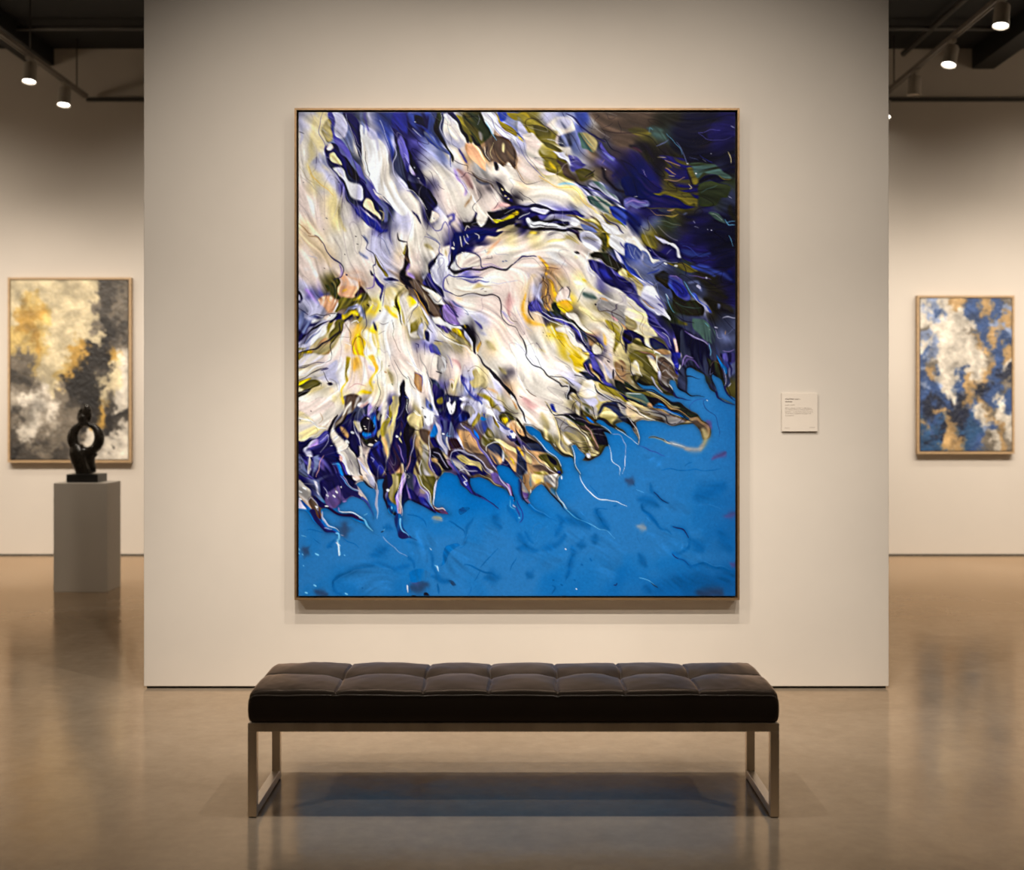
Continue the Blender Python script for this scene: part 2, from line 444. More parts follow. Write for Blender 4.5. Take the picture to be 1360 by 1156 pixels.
s v 1.4 F 380,0 410,100 410,180 390,270 370,350
s v 1 F 150,30 230,60 300,100 320,160
b d 2 F 200,10 290,60 350,120
b e 7 F 170,110 250,150
b e 4 F 350,180 370,210
p nk .3 F 300,190 270,250 240,320 200,370 210,400 180,410 170,370 190,310 240,240
s v 1.6 F 310,130 300,190 350,210
p lw .4 F 270,220 330,210 370,260 370,360 340,420 320,480 290,500 260,490 240,430 210,390 200,350 240,290
s v .8 F 260,290 290,240 340,240 320,300 290,340 300,400
s w 2 F 200,350 220,400 250,440 280,490
b g 7 F 150,330 160,390
b V 5 F 20,380 60,420
b c 6 F 40,300 100,280
b l 5 F 130,430 190,450
b z 3 F 190,420 210,450
p kr 0 F 0,400 60,430 140,480 230,520 290,560 330,620 350,680 320,720 320,780 360,850 300,830 230,780 190,740 140,660 100,590 60,540 0,510
p rr 0 F 20,440 120,490 200,560 300,680 320,780 260,760 180,640 120,570 60,520
s e 1 F 140,560 180,650 220,740
s c .6 F 150,590 170,640
s O 1.4 F 60,540 90,590 140,680 200,790
p nv .3 F 170,400 230,410 270,500 330,540 360,610 300,560 220,520 140,490
p cg .2 F 130,510 200,540 280,560 340,600 350,660 380,700 320,680 250,660 180,600 200,590 160,560
s u .9 F 240,620 300,650 330,620
s n 1.8 F 340,610 370,680 430,740 490,800
p Vj .5 F 340,690 400,700 450,760 480,800 500,870 460,880 390,860 350,810 330,750
s n 1.8 F 330,690 310,740 350,820 440,880 520,890
s V 1.6 F 330,710 340,790 390,860
p wc .5 F 220,810 290,800 350,850 440,870 520,900 490,930 420,920 380,950 300,880 250,860
p jv .2 F 260,870 330,890 400,930 370,945 310,910
p Yy .4 F 400,920 460,920 510,960 520,1000 470,980 430,950
p em .4 F 380,930 470,980 560,1040 600,1090 520,1060 440,1000
s w 2 F 250,860 330,950 400,1010 520,1080 640,1156
s k .8 F 300,930 400,990 520,1060 620,1120
p kn 0 F 500,890 560,880 610,930 650,1010 655,1150 630,1130 620,1060 580,980 530,930
p lw .2 F 540,940 590,980 620,1040 610,1070 570,1020
b Y 2 F 540,880 550,910
p k .2 F 370,350 410,370 520,360 640,350 540,400 440,385
s k 3.4 F 380,345 430,372 560,352 720,350 860,345 940,345 1000,310
s n 1.8 F 1000,310 1041,270
p wp .5 F 400,340 410,310 440,280 460,320 520,340 480,360 430,360
p pc .6 F 450,270 480,210 560,185 620,200 660,240 700,300 700,330 620,340 530,340 470,310
s n 1.6 F 560,180 620,190 660,230 690,280 720,330 780,345
s n 1.2 F 450,250 450,300 490,330 560,345
s I 2 F 400,400 480,420 530,430 620,430 720,440
s I 1.2 F 480,440 600,460 780,475
s V 1 F 700,340 760,330 840,330
s V 1.2 F 720,300 800,310 900,340
s w 1.4 F 490,440 600,440 760,460
s l 1 F 800,480 930,470 1041,450
b V 3 F 560,390 640,370 700,370
p ce 0 F 350,480 380,420 450,420 560,460 700,490 820,540 780,570 640,570 520,590 440,580 380,540 350,520
s v 2.6 F 400,400 350,440 330,500 350,550 420,580
s n 1.2 F 370,440 390,490
s k 1.7 F 400,570 470,595 580,590 700,575 800,580 860,610 885,660 880,750 910,810 970,870 1041,950
s t .7 F 430,520 560,560 700,570
s w 1 F 440,600 560,605 700,590 810,600
s n .9 F 700,525 730,512
s r .9 F 745,540 765,545
s d .8 F 735,150 740,175 760,170
s d .7 F 830,175 860,200 960,210
s k .8 F 730,240 800,240 790,215
d d 1.6 F 915,275 938,277
b s 8 F 760,200 800,120 860,60
b h 8 F 880,50 940,40
b p 12 F 700,120 640,170
b d 4 F 440,650 480,700 520,720
s d 1 F 440,660 520,730 570,770 540,770
b l 8 F 600,790 650,850 680,930
b v 4 F 640,860 700,920
b l 5 F 700,950 760,980
b h 10 F 520,620 480,600
b O 5 F 710,1050 680,1120
b e 8 F 760,1050 840,1120
b P 9 F 960,600 1000,760
s V 1 F 880,740 930,780 1000,860
s r .9 F 960,760 1000,830 1041,850
b l 5 F 900,740 980,780
b p 20 F 760,700 860,900 960,1080
p ce .5 F 0,830 20,780 80,720 110,690 120,740 150,800 180,900 160,1010 100,1020 40,980
p me .4 F 60,850 110,820 130,870 100,950 60,970 50,910
s r .8 F 110,840 80,930
p gl .2 F 130,870 160,920 150,1000 110,1020 100,960
s n .8 F 0,830 40,760 90,700 100,640 60,560 0,520
p cY .2 F 0,600 60,650 80,680 30,720 0,740
s w 1.8 F 100,680 160,780 230,880 280,980
s k .8 F 110,700 150,790 200,870
p nu .2 F 170,940 190,950 200,1030 160,1020
s u 1 F 150,850 190,900 230,960
b e 6 F 260,1050 330,1060
p dv .2 F 190,1080 230,1050 280,1090 310,1156 210,1156
s k 1.4 F 260,1020 350,1030
s n 1.2 F 80,1050 110,1060 110,1090
s k .8 F 160,1040 160,1156
s l 1.4 F 230,960 290,1010 350,1030
s e 1 F 350,1030 420,1060 500,1156
# G
s n 2.4 G 0,270 60,225 120,222 190,240
s g 1 G 0,285 60,250 140,250 200,290 240,350
p tO .2 G 210,240 270,270 310,320 320,380 300,420 340,470 360,560 390,600 370,660 310,740 270,700 300,640 250,640 280,560 270,470 250,430 280,380 260,310
s k 1.1 G 240,280 280,340 270,400 250,440 280,500 290,600 260,640 280,700
s k .8 G 300,440 340,500 350,570
s k .9 G 260,640 300,680 290,600 320,610 310,680
s w 1.2 G 265,400 275,430
s k .7 G 340,390 350,350
b p 18 G 60,350 160,320 190,400 130,500
b l 9 G 230,480 190,580 260,660
s P .8 G 0,450 50,480 30,540
b O 6 G 60,560 60,680 90,780 160,850 250,880
b h 9 G 40,560 100,480 180,420
p nv .3 G 120,690 180,650 220,690 250,750 320,800 420,830 500,870 560,940 620,1010 660,1080 700,1156 650,1130 600,1040 540,950 450,870 340,830 250,790 180,750 130,750
s k 1.8 G 120,700 120,760 150,820
s w 2.2 G 240,750 330,800 450,820 540,890 600,970 650,1060
s W 1.4 G 150,750 250,800 340,850 480,890
p xu .3 G 280,750 340,740 390,740 470,780 560,850 610,900 650,960 660,1050 620,1000 560,910 480,830 400,790 320,790
p x 0 G 340,720 350,680 400,665 420,720 400,770
p YO .2 G 400,680 470,640 510,670 550,720 490,740 440,730
p tp .3 G 390,580 420,530 480,530 490,600 520,650 460,640 400,660
s k 1.6 G 470,520 490,560 490,620
s k .8 G 400,560 440,520
p ce .2 G 490,740 560,760 620,830 680,880 740,960 700,960 640,930 560,850
s k 1.4 G 640,940 700,970 760,1020 800,1080 810,1150
s r .9 G 640,860 710,920 770,1010
p tr .2 G 660,980 720,1000 750,1040 720,1080 680,1060
p ce .3 G 700,1080 760,1060 800,1100 800,1156 720,1156
p Yy 0 G 250,910 330,880 400,930 460,980 520,1040 570,1100 600,1156 510,1156 480,1080 420,1020 340,960 270,950
s Y 1.4 G 340,960 420,1010 500,1070 560,1150
b m 3 G 290,870 380,870 440,890
p c 0 G 380,900 460,910 520,960 580,1050 640,1140 590,1120 520,1040 440,960
s u .8 G 500,950 540,1000
d k 1.2 G 248,962 287,985 325,985
p kN 0 G 550,205 580,188 605,205 580,218
b y 4 G 560,240 580,245
p ey 0 G 290,80 420,60 520,50 600,130 560,120 470,80 360,100
s r .8 G 480,0 540,50 600,90
b Y 5 G 130,0 200,0
b y 10 G 120,30 220,40
b e 8 G 460,40 560,110
b w 10 G 300,200 450,300
p zn .3 G 500,0 560,0 640,80 620,100 560,40
p lw .4 G 590,20 680,0 760,30 800,90 780,160 720,190 660,160 620,90
b g 4 G 640,60 760,70
b w 4 G 680,110 700,120
p xo .2 G 790,0 860,0 890,90 870,150 820,170 810,100
p Ym 0 G 850,0 890,60 890,130 860,140 870,70
p wc 0 G 900,0 1041,80 1041,200 960,170 890,120
s w 2 G 900,20 960,50 1041,90
p bl .2 G 930,160 1041,240 1041,300 970,270
s v 2 G 990,90 1041,150
p xf .3 G 680,210 740,190 830,180 880,190 940,260 1000,330 980,370 920,340 850,310 800,260 720,240
s g 1 G 700,230 800,250 860,320 960,350
p vn .3 G 670,270 740,260 810,290 900,340 960,400 1041,470 1041,560 930,530 860,470 790,390 720,340
b I 6 G 800,350 900,440
s l 1.6 G 680,300 740,380 800,430
p my .2 G 980,370 1000,340 1041,370 1041,440 990,400
s w 3 G 670,180 650,260 680,340 740,410
b y 8 G 600,440 700,530 800,590
b Y 4 G 600,440 640,460
b w 9 G 540,480 600,500
s x .8 G 640,540 600,610 580,640
b a 7 G 630,590 740,640
d k 2 G 748,680
d k 1 G 793,643
p gt .2 G 760,670 830,650 920,690 1000,740 1041,800 1041,960 990,860 940,790 860,750 790,730
s r 1.2 G 770,700 800,740 900,740 980,790 1041,850
b y 8 G 600,720 720,800 800,830
s e 1 G 560,700 660,780 800,830
p em 0 G 820,830 900,860 980,930 1000,1020 960,1100 930,1156 900,1050 920,980 860,920
b P 6 G 900,800 960,850
s u 1.2 G 970,850 1010,910 1000,1000 1020,1100
b O 5 G 820,980 830,1080
b c 9 G 760,900 860,1000 890,1120
p kn .2 G 1020,960 1041,950 1041,1156 1010,1060
s r .7 G 940,980 930,1100 950,1156
s k 2 G 0,950 50,1020 70,1090 90,1156
s k .5 G 80,1080 140,1060 160,1100
s l 1 G 0,700 60,830 140,930
s r .7 G 0,860 70,950 50,960
b y 3 G 210,1110 260,1140
# H
p wc .2 H 0,30 80,60 140,110 190,190 260,250 330,270 250,290 180,260 130,190 60,130 0,90
s w 2.4 H 0,40 100,90 180,190 260,250
p bd 0 H 0,90 90,130 130,200 120,260 40,230 0,240
s w .8 H 20,110 50,200 80,240
s w .7 H 80,130 80,200
p mo .3 H 150,60 170,0 250,20 290,80 310,130 250,150 190,130
b f 4 H 200,150 240,170
p wl .4 H 270,20 330,50 400,90 460,100 500,150 515,240 490,240 490,160 430,120 350,110 310,70
s w 2.6 H 400,110 460,100 495,150 505,235
p Nn 0 H 190,150 300,160 400,140 470,170 480,230 400,230 300,230 230,210
s W .9 H 210,170 235,180
s l .7 H 400,180 450,150
p bn .2 H 510,100 600,100 700,150 800,230 700,270 600,270 520,240
s b 1 H 530,130 640,170 760,240
s k 1.2 H 690,270 800,260 880,230 930,180
s C 1.3 H 980,30 1005,90 1018,135
p ld .2 H 130,180 200,220 260,290 340,310 280,330 200,300 150,260
s w .8 H 260,290 330,270 380,260
s k .8 H 250,330 320,310 370,270
p xo .2 H 380,290 470,290 560,300 640,330 690,390 600,390 520,360 450,330
s k 1.6 H 450,300 530,300 570,360 575,400
d w 2.6 H 460,320 373,293
p uf .2 H 260,400 350,360 410,390 400,480 420,560 390,560 330,480 280,440
p vb .3 H 400,400 460,390 540,440 560,530 610,600 600,640 540,650 480,610 430,560 400,500
p I 0 H 430,470 540,500 590,590 520,620 460,560
s V 1.6 H 410,400 470,400 500,430
s k 1.4 H 470,620 540,655 610,640
s u 1.4 H 350,360 460,380 550,430 590,530
p lb .2 H 620,590 660,590 700,660 780,710 830,740 760,745 700,720 650,650
s w 1.2 H 640,600 680,660 760,720
s C 1.2 H 560,470 600,540 650,620
d l 4 H 693,518
b d 4 H 600,490 680,500 700,560
b f 14 H 740,480 850,560 960,620
b f 14 H 760,640 900,700 1020,740
s k 1.4 H 700,430 800,480 900,540
s k 1.2 H 780,560 880,590 950,640
s k 1.2 H 840,500 900,520 980,560
s k 1.4 H 880,730 960,740 1041,760
s j 1.2 H 600,400 700,430 820,460
b d 3 H 880,700 890,720
d l 2 H 768,445
p xf .3 H 420,560 500,620 600,650 680,660 740,740 720,800 620,790 520,770 460,680
s x 1.2 H 440,620 540,700 640,760
s a .9 H 480,660 580,700 700,720
s C 1.2 H 380,590 400,640 440,700 470,760
s W 1 H 380,590 410,630
s d 1.2 H 230,410 280,480 320,580 380,680
p lw 0 H 140,540 220,520 280,570 330,640 380,700 420,770 430,830 350,780 280,790 220,720 160,640
s v 1 H 180,640 260,700 350,760
s v 2 H 290,600 370,680 400,720
b v 3 H 310,660 370,700
s t 2 H 170,640 220,690 250,710
d W 3 H 230,545
b e 4 H 230,690 250,710
p bl 0 H 0,260 80,340 160,420 220,470 260,530 180,520 110,440 40,370 0,330
s b 3 H 200,380 250,370 300,350
s w 1 H 80,350 160,420 230,510
p Ym .2 H 0,350 40,390 80,430 60,460 20,440 0,430
p ce .2 H 20,440 90,440 120,500 150,600 110,580 60,500
p vn .3 H 0,470 60,530 130,620 200,730 270,820 340,880 400,930 440,1000 470,1100 480,1156 430,1156 400,1090 340,1010 260,930 210,860 170,760 90,650 0,570
b v 7 H 240,900 340,980 420,1090
s V 1.4 H 220,880 300,950 360,1010
s l 1.4 H 340,940 400,1000 430,1070
p cy .3 H 0,580 70,640 130,700 180,760 200,840 230,890 290,960 290,990 250,1000 240,1060 250,1100 200,1060 160,980 80,950 0,960
p cg 0 H 0,600 60,640 110,690 160,780 100,740 0,690
s e 1.4 H 0,660 80,720 150,800 120,900 160,970
s t .8 H 180,830 150,890 150,960
p er 0 H 0,780 60,830 100,900 60,950 0,960
p kn .2 H 0,960 90,950 160,990 200,1060 260,1110 150,1100 60,1070 0,1080
p un .2 H 230,1010 300,1030 380,1090 420,1150 300,1110 250,1070
p oe .2 H 60,1060 120,1010 180,1060 240,1110 200,1156 40,1156
p tc .3 H 270,1110 340,1095 420,1130 430,1156 280,1156
s c 1.4 H 250,1100 270,1130 265,1156
p cP 0 H 460,1015 485,1020 485,1156 465,1156
s W 1 H 470,1020 475,1060
p Nk .2 H 430,850 530,900 560,960 530,1080 510,1156 480,1156 490,1050 470,930
p uN 0 H 540,930 640,990 760,1060 790,1156 510,1156 530,1060
s j 2.6 H 560,940 640,990 740,1040 800,1080
s l 1 H 590,960 700,1020 780,1070
p ua 0 H 620,820 740,850 830,900 860,1000 840,1050 760,1050 680,980 600,900
s C .9 H 740,860 780,890
s l .9 H 785,920 790,930
s C 1.4 H 790,1060 800,1110 800,1156
d l 2.6 H 860,895
s l .8 H 850,930 870,1000 920,1000
s d 1 H 960,960 1041,900
s t 1.4 H 935,930 940,960
s V 1 H 930,1130 1000,1140 1041,1120
s l 2 H 925,815 980,800 1041,815
s k 1.6 H 460,780 560,840 640,860
p xo 0 H 420,770 500,820 560,880 520,880 450,830
b B 8 H 1000,380 1041,450
b b 8 H 640,320 740,380 860,430
b b 7 H 700,310 850,380 1000,420
# I
p em .3 I 0,0 60,0 60,40 0,60
p cl .2 I 60,30 160,0 240,20 180,80 90,110 0,130 0,80
s n 1.2 I 0,140 100,120 170,90 250,80
s k .8 I 0,130 120,100
s k 1.4 I 0,250 100,200 200,160 280,130
s w 3 I 0,210 100,170 220,110 300,40
s k .8 I 320,0 310,50 260,80
s n 2 I 220,170 260,150 290,140
p cl 0 I 150,190 240,170 260,220 200,240
p mY .3 I 0,260 60,240 120,240 110,270 50,300 0,300
p eo .3 I 0,310 100,270 180,250 220,280 150,340 80,400 0,470 0,400 60,350
s u .9 I 190,260 220,270 210,300
p rk .2 I 20,400 80,350 130,360 60,420 0,470
s k 1 I 240,180 280,240 310,280
p nz .3 I 290,275 320,270 340,300 310,300
b h 5 I 320,330 350,360
p l 0 I 300,130 380,70 390,150 350,200 390,300 340,270 290,230
s g 1 I 300,220 350,260 390,330
s l 1.2 I 320,200 400,300 420,400
b w 12 I 420,60 420,200 420,330
p Ym 0 I 470,40 500,40 515,100 490,170 480,260 450,270 470,160
b Y 4 I 450,280 440,380 450,480
b y 7 I 370,480 390,430 360,400
p hp 0 I 510,40 640,10 720,90 750,160 720,250 620,300 500,330 470,300 500,180
b O 12 I 560,40 540,140
b l 8 I 700,110 730,160
p YO 0 I 680,0 740,0 770,80 780,150 730,200 750,130 730,60
b Y 3 I 770,160 720,220 710,330
p Y 0 I 600,370 640,345 700,350 690,365 630,385 580,400
b y 5 I 560,400 640,380
s P 1.6 I 490,330 560,300 650,300
s e 1 I 795,70 800,150 760,200
s t 3 I 825,185 838,198
s k 1 I 865,130 880,125
s a 1 I 885,285 900,300
b e 14 I 860,180 900,280
s g 1 I 900,90 940,180 950,330
s k .8 I 750,200 780,280 790,350 760,450 720,520
d l 2 I 740,270
s k .8 I 925,60 990,170 1041,225
p gr 0 I 460,410 590,400 620,430 560,510 500,600 430,680 400,720 370,690 410,620 460,520
s u 1.6 I 560,510 500,610 420,680
b c 5 I 500,470 440,600
b g 5 I 600,420 540,520
p w 0 I 570,500 640,440 690,390 720,420 680,480 620,520
b P 4 I 590,510 660,440
p ju .2 I 600,510 660,460 690,470 680,560 640,590 620,560
p lV 0 I 650,500 690,460 700,560 660,590
p nk .2 I 490,590 530,570 560,580 520,660 530,740 560,800 600,880 590,980 540,1000 490,900 440,830 380,740 430,680
s l 1.6 I 525,640 530,720 570,790 590,860 600,930
p eg 0 I 530,640 600,640 640,700 600,740 560,730
d W 3 I 510,740 480,838
p tO .2 I 425,710 455,710 480,770 470,810 440,780
p bS .2 I 680,570 710,560 735,620 740,720 720,790 660,800 610,760 640,740 700,740 710,670 690,620
p Nk 0 I 600,660 650,600 700,640 720,700 690,760 630,740
s C 1.2 I 710,670 712,700
d c 1.6 I 633,680 640,710 662,616
s I 1.6 I 620,770 670,790 720,770
p kx 0 I 600,780 700,810 790,820 780,860 720,900 680,880 620,830
d c 4 I 690,868
d c 2 I 743,822
s k 1.6 I 730,560 740,530
d k 3 I 742,524
d W 1 I 735,522
p gk 0 I 740,540 790,600 760,650 740,620
p em 0 I 860,560 880,500 900,560 880,640 840,720 810,780 780,760 760,790 740,740 790,700 840,640
s w 1 I 830,590 865,640
b c 7 I 840,480 820,560
b g 5 I 830,540 860,520
s y 1.4 I 890,470 880,560
p ge 0 I 900,420 970,420 960,520 940,620 900,740 880,900 830,1100 800,1156 850,1000 830,880 790,800 850,740 890,640
s g .8 I 880,640 920,690
b t 5 I 800,780 840,860 850,960
p nI 0 I 700,900 770,830 800,840 820,960 840,1060 780,1156 720,1110 680,1000
p b 0 I 690,900 760,830 780,830 730,900
s l 1 I 690,990 720,1010 715,1030
p nz 0 I 980,560 960,680 900,760 890,900 860,1050 820,1156 930,1156 960,1060 980,900 1000,760
p nk .2 I 1000,230 1025,300 1030,420 1041,440 1041,800 1000,620 960,480 960,430 985,400 985,300
s w 1.4 I 1030,440 1041,560
s b 2 I 1020,410 1041,430
p yw .2 I 980,740 1000,790 1015,850 1005,850 985,790
d W 3 I 960,782
s V 1.4 I 960,880 980,960 1000,1040
p gt .2 I 930,1156 960,1060 1000,1050 1010,1100 1000,1156
s w 1.2 I 1010,1156 1041,1080
p cy .3 I 0,560 80,590 160,640 240,700 280,730 200,780 100,830 0,830
p cp .3 I 0,480 120,490 220,440 300,440 380,480 360,560 300,640 260,700 180,660 80,600 0,570
s e 1.2 I 180,680 190,720 120,790
s t .9 I 220,560 240,620 200,650
s w 3 I 0,620 90,630 200,680 260,710
s g .8 I 0,650 60,640 160,660 250,700
s g .7 I 0,570 80,600 140,660
d k 1.2 I 127,558 12,633
s k 2.2 I 370,570 340,640 300,720
p kn .2 I 300,720 330,640 370,580 340,700 330,830 300,800
p nv 0 I 0,850 80,850 200,800 270,750 310,770 330,860 360,960 370,1040 440,1060 500,1156 0,1156
p lV .4 I 90,880 150,830 190,820 190,890 120,920
s l 1 I 200,840 250,800 280,770 280,830 200,930
p nB 0 I 230,920 300,870 350,900 370,1030 300,1060 260,1030
s W 1.6 I 290,890 318,893
p ln 0 I 60,900 90,890 130,960 130,1090 100,1130 90,1000
s c 2 I 100,960 100,1050 95,1130
s e 2 I 110,1000 100,1100
p du 0 I 0,960 60,1020 100,1156 0,1156
p dd .2 I 140,970 190,950 200,1020 170,1100 150,1156
s P 1.6 I 240,970 200,1060 180,1156
b j 6 I 230,1040 220,1110
p bS .2 I 310,1070 370,1050 440,1156 370,1156 340,1110
s C 1.2 I 320,1065 370,1050 400,1080
p cw .4 I 360,720 340,800 350,880 370,960 400,970 380,1020 440,1070 500,1156 610,1156 560,1060 520,970 460,880 420,820 380,760
p cg 0 I 450,820 520,930 560,1060 600,1156 500,1110 440,1020 430,920
s w 3.4 I 370,900 400,960 420,970
b c 4 I 350,700 340,830 380,930
p pP 0 I 370,970 400,990 390,1030 365,1020
s k 2 I 540,1000 580,1090 620,1156
p wl .3 I 560,1020 620,1040 690,1120 720,1156 640,1120 590,1070
b g 6 I 610,880 650,990 690,1080
s c 2 I 590,870 600,960 570,1000
s k 2 I 620,830 680,890 710,900
# J
s k .8 J 0,200 40,260 80,330
p Pt .2 J 50,180 130,210 140,280 130,380 100,350 70,260
s v 1.4 J 60,180 130,215 140,300
b c 9 J 20,170 30,330 90,480 140,560
b w 6 J 180,170 220,370 290,560
b w 7 J 40,330 90,460 150,540
s g 2 J 100,0 180,150 230,290 240,400
p wg .3 J 260,40 310,20 370,50 370,120 330,180 290,160
b g 5 J 330,90 340,130
s k 1.6 J 290,165 320,190
s k .8 J 170,160 210,220
p ud 0 J 200,230 260,250 350,340 370,400 370,520 320,560 270,460 240,360
p nj 0 J 250,290 340,340 370,430 360,530 310,520 260,440
p mo 0 J 300,450 350,420 370,480 350,500 320,490
p ld 0 J 160,430 230,470 300,560 320,600 250,580 190,530
b x 4 J 210,480 230,520
s k 1.6 J 350,270 380,380 450,400 510,430
p un 0 J 370,380 440,400 520,440 510,500 400,480
p pc .2 J 400,240 440,230 460,290 450,350 420,330
b m 5 J 430,290 440,330
s s 1.4 J 405,250 430,238 455,260
p nB 0 J 360,560 400,480 440,500 500,460 530,540 580,610 520,660 480,690 420,640
p w .3 J 395,480 415,470 430,500 455,475 470,520 440,560 410,570 390,540
s w 2 J 405,410 410,450 395,480
s k 1 J 410,540 415,555
p Bb 0 J 440,600 520,570 580,610 510,660
p w .3 J 140,540 190,550 240,560 280,580 240,620 230,660 180,680 150,620
s k 1.6 J 145,510 170,525
d k 2 J 163,608
s w 1.4 J 60,540 120,600
p ey .3 J 0,600 60,550 100,590 140,610 150,690 110,730 60,680 10,640
s W 2 J 50,550 90,590 120,600
s k 1.4 J 0,680 60,730 100,740
s k 1.4 J 130,610 150,700
p ko 0 J 0,650 60,720 60,780 20,870 0,900
p kN 0 J 0,760 40,780 20,1000 0,1156
s v 1.4 J 320,590 280,600 250,590
p lv .3 J 260,660 310,680 330,760 350,850 380,930 370,980 320,900 290,830 280,760
p Sb 0 J 225,690 260,680 290,740 260,810 230,790
p nB 0 J 230,810 270,800 300,900 250,900
s W .8 J 260,640 290,700
p dn 0 J 330,640 420,650 450,740 420,820 380,870 340,800
d W 2.5 J 340,765
s C 1.2 J 375,750 380,790 410,780
s c 3 J 380,800 385,870 400,910
p zn 0 J 400,820 460,800 520,880 540,930 460,920 390,1000 380,950
p rt .2 J 470,720 560,740 640,800 700,900 740,980 660,970 560,930 520,850
s t 1 J 560,760 590,830 600,900
s t 1 J 510,820 590,850 620,820
s l 1.8 J 520,670 600,740 680,850 760,970 830,1100
p bS 0 J 620,730 660,760 670,820 640,790
s v 3 J 560,690 640,790 720,920 800,1050
p ng .5 J 540,960 480,930 420,960 400,1020 430,1090 500,1140 560,1156 780,1156 720,1080 640,1010
p eo 0 J 470,990 540,970 600,1010 680,1050 720,1110 640,1080 560,1060 500,1040
s l 2 J 410,1010 430,940 500,930 600,970 700,1040 800,1120
s e 1.4 J 540,1070 600,1040 700,1080 780,1156
s l 1 J 500,1130 560,1100 660,1130
s b 2 J 420,1020 450,1100 500,1150
p re 0 J 60,800 80,750 140,720 220,740 210,840 200,960 220,1060 240,1156 80,1156 100,1000
p te .3 J 80,820 110,790 130,830 140,940 110,910
p og 0 J 150,880 190,870 200,1020 220,1156 140,1156
s w 1.4 J 210,780 205,900 215,1010 250,1120
s l 1.4 J 70,780 40,900 30,990
s w 1.4 J 130,1010 120,1080 140,1156
s P 2 J 30,960 20,1060 0,1120
p nN 0 J 30,920 80,960 90,1060 70,1156 10,1156
p k .2 J 220,910 280,900 330,960 380,1050 420,1110 350,1090 310,1040 230,1000
p te .2 J 230,1000 280,990 305,1020 290,1045 250,1035
s l 1.2 J 240,930 300,950 340,1010 390,1080
s l .8 J 230,960 300,1000
p rn 0 J 240,1040 300,1060 330,1100 300,1156 260,1156
p lw .2 J 490,440 600,430 680,450 760,520 830,600 900,680 1041,780 1041,830 930,740 850,690 780,600 700,550 600,480 520,470
p lg .2 J 520,500 600,470 660,500 700,560 640,620 600,680 560,640 600,590 560,560
p gw .3 J 540,520 600,510 630,560 570,580
p me .3 J 660,560 690,580 660,660 610,710 600,690
p vl 0 J 500,200 560,220 600,290 640,360 720,430 640,440 580,380 530,300
s b 3 J 520,250 560,330 630,400 700,470
s v 1.4 J 550,210 530,260 570,330
p ye .2 J 610,160 660,150 690,200 730,250 700,290 640,320 600,310 580,260 630,230
s r .8 J 590,130 640,110 700,150 760,240
s r 1.2 J 570,150 590,140
p em .3 J 660,370 720,380 790,450 860,540 800,520 740,470
b l 6 J 700,330 800,450 920,560
b t 4 J 740,330 840,380
s r .9 J 720,320 820,420 960,520 1041,570
d S 5 J 722,612
s b 2 J 720,560 735,590
p ok .4 J 860,570 920,550 980,600 1020,650 940,660 880,610
p Yo .2 J 895,600 940,610 950,650 920,665
p mr .2 J 780,590 850,650 880,700 820,680
p og 0 J 700,800 760,720 820,760 820,830 770,890 730,880 700,840
b e 5 J 770,740 800,780
s k 1.4 J 860,540 930,560 1041,630
s w 1.6 J 780,560 860,640 920,690
p ut .4 J 770,880 830,850 890,880 920,960 890,1040 830,1060 780,1000
s w 1.6 J 760,930 760,880 830,840 900,860 940,930
p yO .2 J 830,810 900,800 980,850 1041,900 1041,960 960,920 900,860
p ty 0 J 900,880 980,900 1041,960 1041,1110 980,1080 920,1010 960,980
b Y 4 J 970,1000 1000,1050
b w 4 J 920,930 900,1030
s n 4 J 950,780 1000,820 1041,820
d b 3 J 980,790 1000,760
s b 3 J 850,640 920,700 980,740
p ht .2 J 940,680 1041,650 1041,770 980,730
s k 3 J 660,0 720,100 800,190 900,290 980,360 1041,450
p kz 0 J 770,170 840,190 920,280 1000,360 1041,470 1000,420 900,330 820,240
p cg .2 J 970,380 1000,400 1041,470 1041,520 980,440
p th 0 J 980,440 1041,500 1041,540
b P 4 J 430,60 500,150
s w 2 J 0,60 80,120 150,200
s v .8 J 380,0 420,60 440,130
b e 9 J 900,120 960,160
# K
s k 2 K 80,0 130,80 210,130 270,170 320,210 390,260 430,310 490,320 540,350
s k .7 K 170,10 200,60 240,140
p ec .3 K 240,185 320,200 400,190 480,250 530,300 470,280 400,240 330,210
s k 1.4 K 320,195 420,215 500,270 540,310
p ce 0 K 390,260 460,280 490,310 440,310
p kn .2 K 520,290 550,310 590,370 620,440 560,370 540,370 510,430 490,430 500,370
s w 1.6 K 230,190 300,230 400,280
s w 2 K 490,300 500,350 480,430
b c 6 K 520,440 560,380
p eg .2 K 530,390 590,380 600,440 610,520 600,600 560,560 550,470
s k .8 K 560,420 590,500 600,570
s k 1 K 520,540 520,490 550,470
p gl 0 K 480,220 560,260 620,310 620,360 560,330 500,280
s g 1.2 K 360,20 440,60 520,130 590,210
b g 4 K 450,100 540,170
p Yy 0 K 500,0 660,0 670,60 640,150 590,190 550,120 520,60
p nu .3 K 640,80 680,60 730,110 780,180 830,260 740,270 700,200 650,150
p ts .3 K 700,100 730,130 760,200 800,270 760,250 720,190
s V 1.4 K 650,90 680,150 730,220
p nv .2 K 670,0 720,0 760,90 800,180 860,260 920,300 830,280 760,190 710,90
p xu .3 K 600,180 680,190 740,260 820,280 920,310 1041,370 1041,420 900,350 800,300 730,290 640,230
s k 2 K 560,200 610,215
s w 1.6 K 570,210 650,240 740,300
p yc 0 K 620,260 690,260 770,380 700,400 620,380
b w 6 K 690,320 720,360
p pl 0 K 830,60 900,0 940,100 960,170 900,250 850,200
s k 3 K 915,145 918,240
d k 2 K 876,60
s r 2 K 930,150 980,220 1041,260
p ty 0 K 940,60 1000,60 1041,150 1041,220 970,160
s k 1 K 990,110 1010,160
